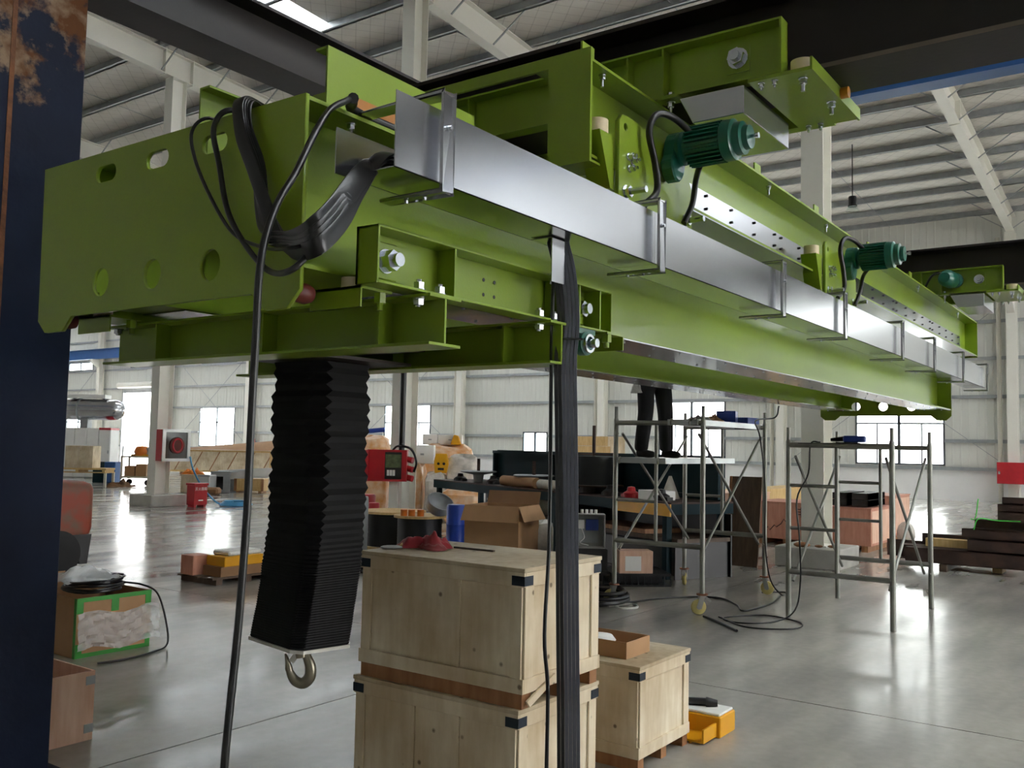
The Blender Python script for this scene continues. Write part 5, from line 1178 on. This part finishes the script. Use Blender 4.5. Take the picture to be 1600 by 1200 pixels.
MB().tube([(15.893, 5.9, .22), (15.893, 5.83, .3), (15.893, 5.8, .24), (15.893, 5.72, .33), (15.893, 5.68, .3), (15.893, 5.6, .36), (15.893, 5.55, .44), (15.893, 5.5, .38)], .008, 5).build('stencil_scrawl', 'stencil_ink', c1)
pink_crate('pink plywood crate just right of the right column', 15.7, 16.9, 4.05, 4.85, .70, 'red_ply')
pink_crate('pink plywood crate behind, farthest right of the reddish crates', 17.9, 19.3, 4.25, 5.4, .82, 'red_ply')
pink_crate('pale pink plywood crate at the left, wrapped and partly behind the scaffold', 17.5, 18.9, 6.9, 7.9, .75, 'pink_ply')
for i in range(4):
    tag(MB().box(19.0+.0*i, 24.0, 7.6+.18*i, 7.76+.18*i, .0, .74).build('timber_baulk', 'pine', org=(21, 7.7, 0)), ['nearest pine baulk of the low timber stack behind the crates', 'second pine baulk of the low timber stack behind the crates', 'third pine baulk of the low timber stack behind the crates', 'farthest pine baulk of the low timber stack behind the crates'][i], 'timber', 'pine timber stack')
for i in range(4):
    z = .736 + (0 if i < 2 else .11)
    o = thing('steel_section', ['lower left black steel section on the pink crates', 'lower right black steel section on the pink crates', 'upper left black steel section on the pink crates', 'upper right black steel section on the pink crates'][i], 'steel section', (16.3, 4.4, z), 'black sections on the crates')
    yy = 4.1+.34*(i % 2); MB().box(15.75, 16.8, yy, yy+.26, z, z+.1).build('web', 'dark_steel', o); MB().box(15.75, 16.8, yy, yy+.02, z-.0, z+.105).build('lip', 'dark_steel', o)
o = MB().sphere((0, 0, .22), .22, 14, (.6, .7, 1.)).build('plastic_bag', 'clear_wrap', smooth=80); tag(o, 'clear plastic bag with an orange strap right of the pink crates', 'plastic bag'); o.location = (17.2, 3.85, 0)
# rubble on the column footing
for i, (x, y) in enumerate(((13.05, 4.3), (13.0, 4.05), (13.1, 3.9))):
    tag(MB().sphere((x, y, .31), .1 if i == 0 else .05, 10, (.9, 1.2, .4)).build('debris_lump', 'skid_wood', smooth=60, org=(x, y, .28)), ['largest brown debris lump on the right column footing', 'small brown debris lump in the middle of the right column footing', 'small brown debris lump at the front corner of the right footing'][i], 'debris', 'debris on the footing')
# ---- stacked steel sections on the right
def section(label, x, y0, y1, z, w, h, kind, mat='rust_steel'):
    mb = MB()
    if kind == 'C': mb.box(x, x+.012, y0, y1, z, z+h).box(x, x+w, y0, y1, z, z+.012).box(x, x+w, y0, y1, z+h-.012, z+h)
    elif kind == 'L': mb.box(x, x+.012, y0, y1, z, z+h).box(x, x+w, y0, y1, z, z+.012)
    elif kind == 'I': mb.box(x, x+w, y0, y1, z, z+.014).box(x+w/2-.006, x+w/2+.006, y0, y1, z+.014, z+h-.014).box(x, x+w, y0, y1, z+h-.014, z+h)
    else: mb.box(x, x+w, y0, y1, z, z+h)
    return tag(mb.build('steel_section', mat, org=(x, (y0+y1)/2, z)), label, 'timber' if mat == 'pine' else 'steel section', 'stacked steel sections')
section('dark steel channel lowest and nearest in the right-hand stack', 14.0, -2.0, 3.15, .10, .12, .20, 'C')
section('dark steel channel second from the front, lowest layer of the right stack', 14.16, -2.0, 3.05, .10, .12, .20, 'C')
section('dark steel channel at the back of the lowest layer of the right stack', 14.32, -2.0, 3.3, .10, .30, .20, 'I')
section('longest dark steel angle sticking out left at the bottom of the right stack', 14.66, -2.0, 3.55, .10, .12, .24, 'L')
section('pale timber lying on the lowest steel layer of the right stack', 14.35, 1.9, 2.95, .302, .20, .11, 'B', 'pine')
section('dark flat bar on the pale timber in the right stack', 14.62, .4, 3.05, .342, .10, .12, 'L')
section('brown steel channel in the second layer, front of the right stack', 14.02, -2.0, 2.35, .302, .12, .16, 'C')
section('brown steel I-beam in the second layer, middle of the right stack', 14.18, -2.0, 2.28, .302, .15, .17, 'I')
section('brown steel channel in the third layer, front of the right stack', 14.03, -2.0, 2.42, .474, .14, .13, 'C')
section('brown steel channel in the third layer, back of the right stack', 14.22, -2.0, 2.2, .474, .24, .13, 'C')
section('brown steel I-beam in the fourth layer of the right stack, under the green strap', 14.04, -2.0, 2.28, .606, .28, .13, 'I')
section('dark steel channel in the fifth layer of the right stack', 14.06, -2.0, 1.98, .737, .26, .12, 'C')
section('dark steel channel in the sixth layer of the right stack', 14.06, -2.0, 1.98, .858, .2, .10, 'C')
section('topmost dark steel angle of the right stack', 14.1, -2.0, 1.93, .959, .12, .09, 'C')
for i, y in enumerate((.6, 2.6, -1.2)):
    tag(MB().box(13.95, 15.0, y, y+.1, 0, .099).build('bearer', 'dark_board', org=(14.5, y, 0)), ['short timber bearer under the middle of the right steel stack', 'short timber bearer under the left end of the right steel stack', 'short timber bearer under the right end of the steel stack'][i], 'timber', 'bearers under the stack')
M('green_strap', '#4fd04f', .4)
round_cable('packing_strap', [(14.0, 2.3, .74), (13.98, 2.24, .76), (13.97, 2.2, 1.02)], .008, 'green packing strap end standing up from the right steel stack', mat='green_strap', n=5, cat='strap')
round_cable('packing_strap', [(13.97, 2.26, .60), (13.97, 2.2, .75), (14.0, 2.0, .738), (14.0, 1.7, .742)], .008, 'green packing strap lying along the right steel stack', mat='green_strap', n=5, cat='strap')
p = aZ(1560, 895, 0); tag(MB().box(p.x-.1, p.x+.25, p.y-.06, p.y+.06, 0, .12).build('timber_block', 'pine', bevel=.004, org=p), 'square pine block on the floor in front of the steel stack', 'timber')
p = aZ(1515, 892, 0); tag(MB().prism([(p.x-.2, p.y-.3), (p.x+.15, p.y-.25), (p.x+.25, p.y+.2), (p.x-.05, p.y+.35)], 'Z', 0, .006).build('cardboard_sheet', 'cardboard_dark', org=p), 'flattened brown cardboard sheet on the floor by the steel stack', 'cardboard')
# red fire cabinet on the wall column at the right edge
t = thing('fire_cabinet', 'red wall cabinet on the far column at the right edge', 'fire cabinet', (35.3, 4.5, .7)); MB().box(35.1, 35.44, 4.0, 4.95, .68, 1.4).build('housing', 'red_paint', t, bevel=.01); MB().box(35.085, 35.1, 4.03, 4.92, .71, 1.37).build('door', 'red_paint', t); MB().box(35.07, 35.085, 4.85, 4.9, 1.0, 1.1).build('handle', 'galv', t); MB().cyl((35.3, 4.3, 0), (35.3, 4.3, .68), .05, n=10).build('riser', 'white_steel', t)
# ---- left column: hose cabinet, extinguisher box, hose
M('cab_frame', '#d6d8d9', .35, .6); M('dark_glass', '#1a1214', .12, spec=.8)
t = thing('hose_cabinet', 'fire hose cabinet with red sides and silver glazed door on the left column', 'fire cabinet', (13.48, 19.7, 1.09))
MB().box(13.12, 13.86, 19.58, 19.838, 1.09, 1.84).build('housing', 'red_paint', t); 
for a in ((13.11, 13.87, 1.08, 1.15), (13.11, 13.87, 1.78, 1.85), (13.11, 13.19, 1.15, 1.78), (13.79, 13.87, 1.15, 1.78)): MB().box(a[0], a[1], 19.55, 19.58, a[2], a[3]).build('door_frame', 'cab_frame', t)
MB().box(13.19, 13.79, 19.565, 19.575, 1.15, 1.78).build('door_glass', 'dark_glass', t)
MB().lathe([(.02, 0), (.2, 0), (.2, .03), (.02, .03)], (13.5, 19.562, 1.46), (0, -1, 0), 28).build('hose_reel', 'red_rubber', t, smooth=40)
MB().tube([(13.5+.13*math.cos(k*.5), 19.53, 1.46+.16*math.sin(k*.5)) for k in range(28)], .022, 8).build('hose', 'red_paint', t, smooth=60)
M('white_paint', '#ececec', .5)
t = thing('extinguisher_box', 'red extinguisher box with white lettering on the floor by the left column', 'extinguisher box', (13.9, 19.25, 0))
MB().box(13.68, 14.05, 19.05, 19.35, .05, .52).build('box', 'red_paint', t, bevel=.008); MB().box(13.66, 14.07, 19.03, 19.37, .52, .57).build('lid', 'red_paint', t, bevel=.008)
for x in (13.70, 13.97): MB().box(x, x+.06, 19.07, 19.33, 0, .05).build('foot', 'red_paint', t)
text3d('灭火器箱', .085, 'white_paint', t, (13.865, 19.047, .43), (math.pi/2, 0, 0), 'lettering')
MB().box(13.80, 13.93, 19.046, 19.049, .15, .175).build('lettering_line', 'white_paint', t)
M('hose_blue', '#4f9fd0', .45)
pts = [(13.84, 19.5, 1.2), (13.9, 19.45, .9), (14.05, 19.3, .5), (14.35, 19.15, .12), (14.6, 19.1, .03)]
for k in range(40):
    a = k*.55+1.2; pts.append((14.75+(.42-.003*k)*math.cos(a)*.9, 18.85+(.42-.004*k)*math.sin(a), .025+.0025*k))
round_cable('water_hose', pts, .022, 'light blue hose from the hose cabinet coiled on the floor', mat='hose_blue', k=4, n=6, cat='hose')
# ---- long crate under a sagging cover, and odd pieces before it
t = local('long_crate', 'long pale plywood crate with slanted battens under a sagging brown cover', 'crate')
L2 = 5.6; H2 = 1.15
MB().box(-L2/2, L2/2, 0, 1.1, .12, H2).build('panels', 'plywood', t)
for i in range(6):
    x = -L2/2+.2+i*.82; MB().add([(x, -.02, .14), (x+.05, -.02, .14), (x+.55, -.02, H2-.05), (x+.5, -.02, H2-.05), (x, 0, .14), (x+.05, 0, .14), (x+.55, 0, H2-.05), (x+.5, 0, H2-.05)], [(0, 1, 2, 3), (7, 6, 5, 4), (0, 4, 5, 1), (1, 5, 6, 2), (2, 6, 7, 3), (3, 7, 4, 0)]).build('slanted_batten', 'skid_wood', t)
for z in (.12, H2-.08): MB().box(-L2/2, L2/2, -.025, 0, z, z+.08).build('rail', 'pine', t)
for x in (-2.3, -.8, .7, 2.2): MB().box(x, x+.12, 0, 1.1, 0, .12).build('skid', 'skid_wood', t)
MB().box(L2/2-.9, L2/2, -.04, -.025, .12, H2).build('end_board', 'pine', t)
o = mesh_grid(lambda u, v: (-L2/2-.1+L2*1.07*u, -.15+1.5*v, H2+.02+.50*(u/.84 if u < .84 else max(0, (1-u)/.16*.7+.3))*min(1, v*2.0)), 24, 6).build('cover_sheet', 'cardboard_dark', t, smooth=60)
place(t, 359, 43.5, 0, .0)
t = local('pine_box', 'pine box on the floor in the far left, below a white beam', 'crate'); MB().box(-.45, .45, .01, .6, .05, .42).build('panels', 'pine', t)
for z in (.05, .36): MB().box(-.46, .46, -.01, .01, z, z+.07).build('batten', 'pine', t)
for x in (-.46, -.04, .38): MB().box(x, x+.08, -.012, .01, .05, .43).build('batten', 'skid_wood', t)
for x in (-.4, .3): MB().box(x, x+.1, 0, .6, 0, .05).build('skid', 'skid_wood', t)
place(t, 391, 29.0)
t = local('white_beam', 'white folded metal channel lying across the pine box', 'metal channel'); MB().box(-.9, .9, 0, .3, 0, .02).box(-.9, .9, 0, .02, .02, .3).box(-.9, .9, .28, .3, .02, .3).build('profile', 'white_box', t); place(t, 388, 29.1, .431); t.rotation_euler.y = -.06
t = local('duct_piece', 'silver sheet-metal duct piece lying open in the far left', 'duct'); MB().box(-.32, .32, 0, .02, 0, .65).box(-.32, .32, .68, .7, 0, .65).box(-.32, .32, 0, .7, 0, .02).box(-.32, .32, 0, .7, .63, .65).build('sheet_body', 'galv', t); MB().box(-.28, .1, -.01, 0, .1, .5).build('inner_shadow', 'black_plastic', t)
place(t, 346, 28.6, 0, -.15)
t = local('duct_piece', 'grey folded duct piece standing left of the open one', 'duct'); MB().box(-.18, .18, 0, .5, 0, .55).build('body', 'cab_frame', t, bevel=.02); MB().box(-.19, .19, -.02, 0, .5, .56).build('flange', 'galv', t); place(t, 321, 28.0, 0, -.1)
tag(place(MB().box(-.3, .3, 0, .4, 0, .22).build('brown_lump', 'cardboard_dark', bevel=.06), 327, 27.2), 'brown cardboard bundle on the floor before the duct pieces', 'bundle')
tag(place(MB().box(-.28, .28, 0, .5, 0, .55).build('cream_box', 'plywood', bevel=.01), 299, 28.3), 'cream box behind the extinguisher box', 'box')
t = local('orange_tarp', 'folded orange tarpaulin on the cream box', 'tarpaulin'); rag((0, .2, 0), .30, .2, .22, 33).build('cloth', 'orange_plastic', t, smooth=80); place(t, 301, 28.3, .551)
# ---- far left: cart, cartons, cabinets, duct
t = local('parts_cart', 'cream trolley cart with cartons and an orange tool on top, far left', 'cart')
for z in (.25, .95): MB().box(-.5, .5, 0, .7, z, z+.06).build('shelf', 'cream_pipe', t)
for x in (-.5, .44):
    for y in (0, .64): MB().box(x, x+.06, y, y+.06, .2, 1.0).build('post', 'cream_pipe', t)
for x in (-.42, .42):
    for y in (.08, .62): MB().cyl((x, y-.03, .1), (x, y+.03, .1), .1, n=16).build('wheel', 'tyre', t, smooth=40)
place(t, 212, 32)
for i, (dx, z, h, mt) in enumerate(((-9, .311, .35, 'cardboard'), (9, .311, .42, 'cardboard'))): tag(place(MB().box(-.18, .18, .05, .5, 0, h).build('carton', mt, bevel=.005), 212+dx, 32.1, z), ['brown carton on the left of the cart lower shelf', 'brown carton on the right of the cart lower shelf'][i], 'carton', 'cartons on the cart')
t = local('orange_tool', 'orange and grey machine lying on top of the far cart', 'tool'); MB().lathe([(0, 0), (.22, .02), (.28, .15), (.2, .32), (0, .36)], (0, .3, 0), (0, 0, 1), 18).build('hood', 'orange_plastic', t, smooth=50); MB().box(.2, .42, .15, .45, 0, .3).build('motor', 'grey_paint', t, bevel=.03); MB().box(-.3, .35, .1, .5, -.0, .06).build('base', 'yellow_paint', t); place(t, 217, 32, 1.011)
tag(place(rag((0, .3, 0), .4, .25, .3, 41).build('paper_heap', 'cardboard_dark', smooth=60), 186, 30.6, .0), 'crumpled brown paper heap left of the far cart', 'paper')
for i in range(2):
    tag(place(MB().box(-.225, .225, 0, .6, 0, .72).build('carton', 'plywood', bevel=.01), 113+22*i, 30.3, .621), ['tall pale carton on the pallet stand nearest the blue pillar', 'tall pale carton on the pallet stand, right of the other'][i], 'carton', 'pale cartons on the stand')
t = local('pallet_stand', 'cream stand with a wooden pallet under two pale cartons', 'stand'); MB().box(-.95, .95, 0, .7, .56, .62).build('deck', 'pine', t); MB().box(-.95, .95, 0, .7, .46, .48).build('deck', 'pine', t)
for x in (-.9, -.05, .82): MB().box(x, x+.1, 0, .7, .48, .56).build('block', 'pine', t)
for x in (-.95, .88):
    for y in (0, .62): MB().box(x, x+.07, y, y+.07, 0, .46).build('leg', 'cream_pipe', t)
place(t, 122, 30.3)
for i in range(4):
    t = local('machine_cabinet', ['white machine cabinet leftmost, beside the blue pillar', 'white machine cabinet second from the blue pillar', 'white machine cabinet third from the blue pillar', 'white machine cabinet with a red top band, rightmost'][i], 'cabinet', 'white machine cabinets')
    MB().box(-.235, .235, 0, .8, .05, 2.0).build('housing', 'white_box', t, bevel=.01); MB().box(-.21, .21, -.015, 0, .15, 1.9).build('door', 'white_box', t); MB().box(.14, .18, -.03, -.015, 1.0, 1.12).build('handle', 'galv', t); MB().box(-.22, .22, .05, .75, 0, .05).build('plinth', 'grey_paint', t)
    if i == 3: MB().box(-.236, .236, -.018, .802, 1.93, 2.02).build('top_band', 'red_paint', t)
    place(t, 106+19*i, 37.0)
t = local('exhaust_duct', 'fat silver exhaust duct over the white machine cabinets', 'duct'); MB().cyl((-1.4, 0, 0), (.75, 0, 0), .42, n=28).lathe([(.42, 0), (.41, .15), (.3, .32), (.12, .42), (0, .44)], (.75, 0, 0), (1, 0, 0), 28).build('tube', 'stainless', t, smooth=45); MB().pipe((-.6, 0, 0), (-.55, 0, 0), .45, .42, 28).build('joint_ring', 'galv', t, smooth=40); MB().box(-.5, -.2, -.2, .2, -.78, -.35).build('support', 'galv', t); MB().box(-1.0, .5, -.3, .3, .45, .6).build('top_rail', 'white_box', t); MB().box(-.9, -.8, -.05, .05, .3, .5).box(.3, .4, -.05, .05, .3, .5).build('hanger', 'galv', t)
place(t, 146, 37.4, 2.75)
for i in range(2): tag(place(MB().box(-.2, .2, 0, .5, 0, .75).build('blue_machine', 'blue_beam' if i else 'teal_steel', bevel=.02), 155+18*i, 33.5), ['dark machine box below the white cabinets', 'blue machine box below the white cabinets, by the cart'][i], 'machine', 'machines far left')
# ---- forklift rear, half hidden by the pillar
t = thing('forklift', 'red and rusty forklift counterweight with black tyre behind the blue pillar', 'forklift', (5.5, 10.9, 0))
def rr_box(x0, x1, y0, y1, z0, z1, r, n=6):
    pts = []
    for cx, cy, a0 in ((x1-r, y1-r, 0), (x0+r, y1-r, 90), (x0+r, y0+r, 180), (x1-r, y0+r, 270)):
        for k in range(n+1): a = math.radians(a0+90*k/n); pts.append((cx+r*math.cos(a), cy+r*math.sin(a)))
    return MB().prism(pts, 'Z', z0, z1)
def fk_sec(z): return
rings = []
for z, i in ((.42, .05), (.47, .02), (.55, 0), (1.0, 0), (1.06, .02), (1.09, .08)):
    x0, x1, y0, y1, r, n = 4.6+i*.3, 6.10-i, 10.35+i, 11.5-i, .12, 6; ring = []
    for cx, cy, a0 in ((x1-r, y1-r, 0), (x0+r, y1-r, 90), (x0+r, y0+r, 180), (x1-r, y0+r, 270)):
        for k in range(n+1): a = math.radians(a0+90*k/n); ring.append((cx+r*math.cos(a), cy+r*math.sin(a), z))
    rings.append(ring)
nn = len(rings[0]); mb = MB(); mb.add([v for r in rings for v in r], [(i*nn+k, i*nn+(k+1) % nn, (i+1)*nn+(k+1) % nn, (i+1)*nn+k) for i in range(len(rings)-1) for k in range(nn)]+[tuple(range(nn)), tuple((len(rings)-1)*nn+k for k in range(nn-1, -1, -1))])
mb.build('counterweight', 'fork_red', t, smooth=50)
MB().prism([(5.1, .48), (6.06, .48), (6.02, .14), (5.93, .14), (5.90, .36), (5.7, .47)], 'Y', 10.36, 11.4).build('chassis', 'black_plastic', t)
for y in (10.42, 11.2):
    w = MB().lathe([(.1, 0), (.22, 0), (.27, .03), (.27, .17), (.22, .2), (.1, .2)], (5.66, y-.1, .27), (0, 1, 0), 28).build('tyre', 'tyre', t, smooth=40); MB().cyl((5.66, y-.09, .27), (5.66, y+.07, .27), .12, n=20).build('rim', 'fork_red', w, smooth=40)
MB().box(3.7, 4.65, 10.5, 11.35, .4, .95).build('hood', 'fork_red', t, bevel=.04)
for y in (10.55, 11.25): MB().bar((4.6, y, 1.0), (4.2, y, 2.1), .05, .05).build('guard_post', 'black_plastic', t); MB().bar((3.5, y, .9), (3.5, y, 2.1), .05, .05).build('guard_post', 'black_plastic', t)
MB().box(3.45, 4.3, 10.5, 11.3, 2.1, 2.14).build('overhead_guard', 'black_plastic', t)
for y in (10.45, 11.2): MB().lathe([(.1, 0), (.25, 0), (.3, .03), (.3, .19), (.25, .22), (.1, .22)], (3.7, y, .3), (0, 1, 0), 24).build('tyre', 'tyre', t, smooth=40)
# ---- small pallet load with the yellow part
t = thing('wooden_pallet', 'low wooden pallet on the floor under the yellow boxed part', 'pallet', (6.95, 8.95, 0))
for y in (8.66, 8.93, 9.2): MB().box(6.5, 7.5, y, y+.1, .06, .08).build('board', 'dark_board', t)
for x in (6.55, 6.95, 7.35): MB().box(x, x+.08, 8.66, 9.3, 0, .06).build('bearer', 'dark_board', t)
t = thing('yellow_gearbox', 'yellow boxed part with white cover on the low pallet', 'machine part', (6.95, 8.85, .08))
MB().box(6.62, 7.22, 8.68, 9.0, .081, .19).build('bracket', 'cardboard_dark', t); MB().box(6.66, 7.2, 8.67, 9.0, .19, .30).build('case', 'yellow_paint', t, bevel=.008); MB().box(6.74, 7.2, 8.7, 9.0, .30, .355).build('cover', 'white_foam', t, bevel=.015)
tag(MB().box(6.5, 6.72, 9.02, 9.25, .081, .30).build('orange_block', 'red_ply', bevel=.006, org=(6.6, 9.1, .08)), 'orange-brown block behind the yellow part on the pallet', 'block')
tag(MB().box(7.26, 7.48, 8.7, 9.0, .081, .23).build('silver_bracket', 'galv', bevel=.006, org=(7.3, 8.8, .08)), 'silver bracket at the right end of the pallet', 'bracket')
# ---- pendant lamp under the roof
p = aD(1332, 326, 27); t = thing('pendant_lamp', 'black high-bay pendant lamp hanging from the roof', 'lamp', (p.x, p.y, p.z))
MB().lathe([(.0, .36), (.10, .36), (.11, .34), (.11, .12), (.13, .1), (.13, .06)], (p.x, p.y, p.z), (0, 0, 1), 20).build('housing', 'black_plastic', t, smooth=40); MB().lathe([(.12, .06), (.2, -.06), (.19, -.08), (.1, .04)], (p.x, p.y, p.z), (0, 0, 1), 24).build('reflector', 'window_glass', t, smooth=40); MB().cyl((p.x, p.y, p.z+.36), (p.x, p.y, zroof(p.x)), .015, n=8).build('cord', 'black_cable', t)

for i, px in enumerate((383, 392)):
    p = aX(px, 686, 35.6); t = thing('wall_extinguisher', ['red extinguisher hung on the far wall, left of the pair', 'red extinguisher hung on the far wall, right of the pair'][i], 'extinguisher', (35.75, p.y, 1.35), 'extinguishers on the far wall')
    MB().cyl((35.8, p.y, 1.35), (35.8, p.y, 1.75), .09, n=14).build('bottle', 'red_paint', t, smooth=40); MB().box(35.88, XW, p.y-.05, p.y+.05, 1.55, 1.62).build('wall_hook', 'galv', t); MB().cyl((35.8, p.y, 1.75), (35.8, p.y, 1.82), .03, n=8).build('valve', 'black_plastic', t)
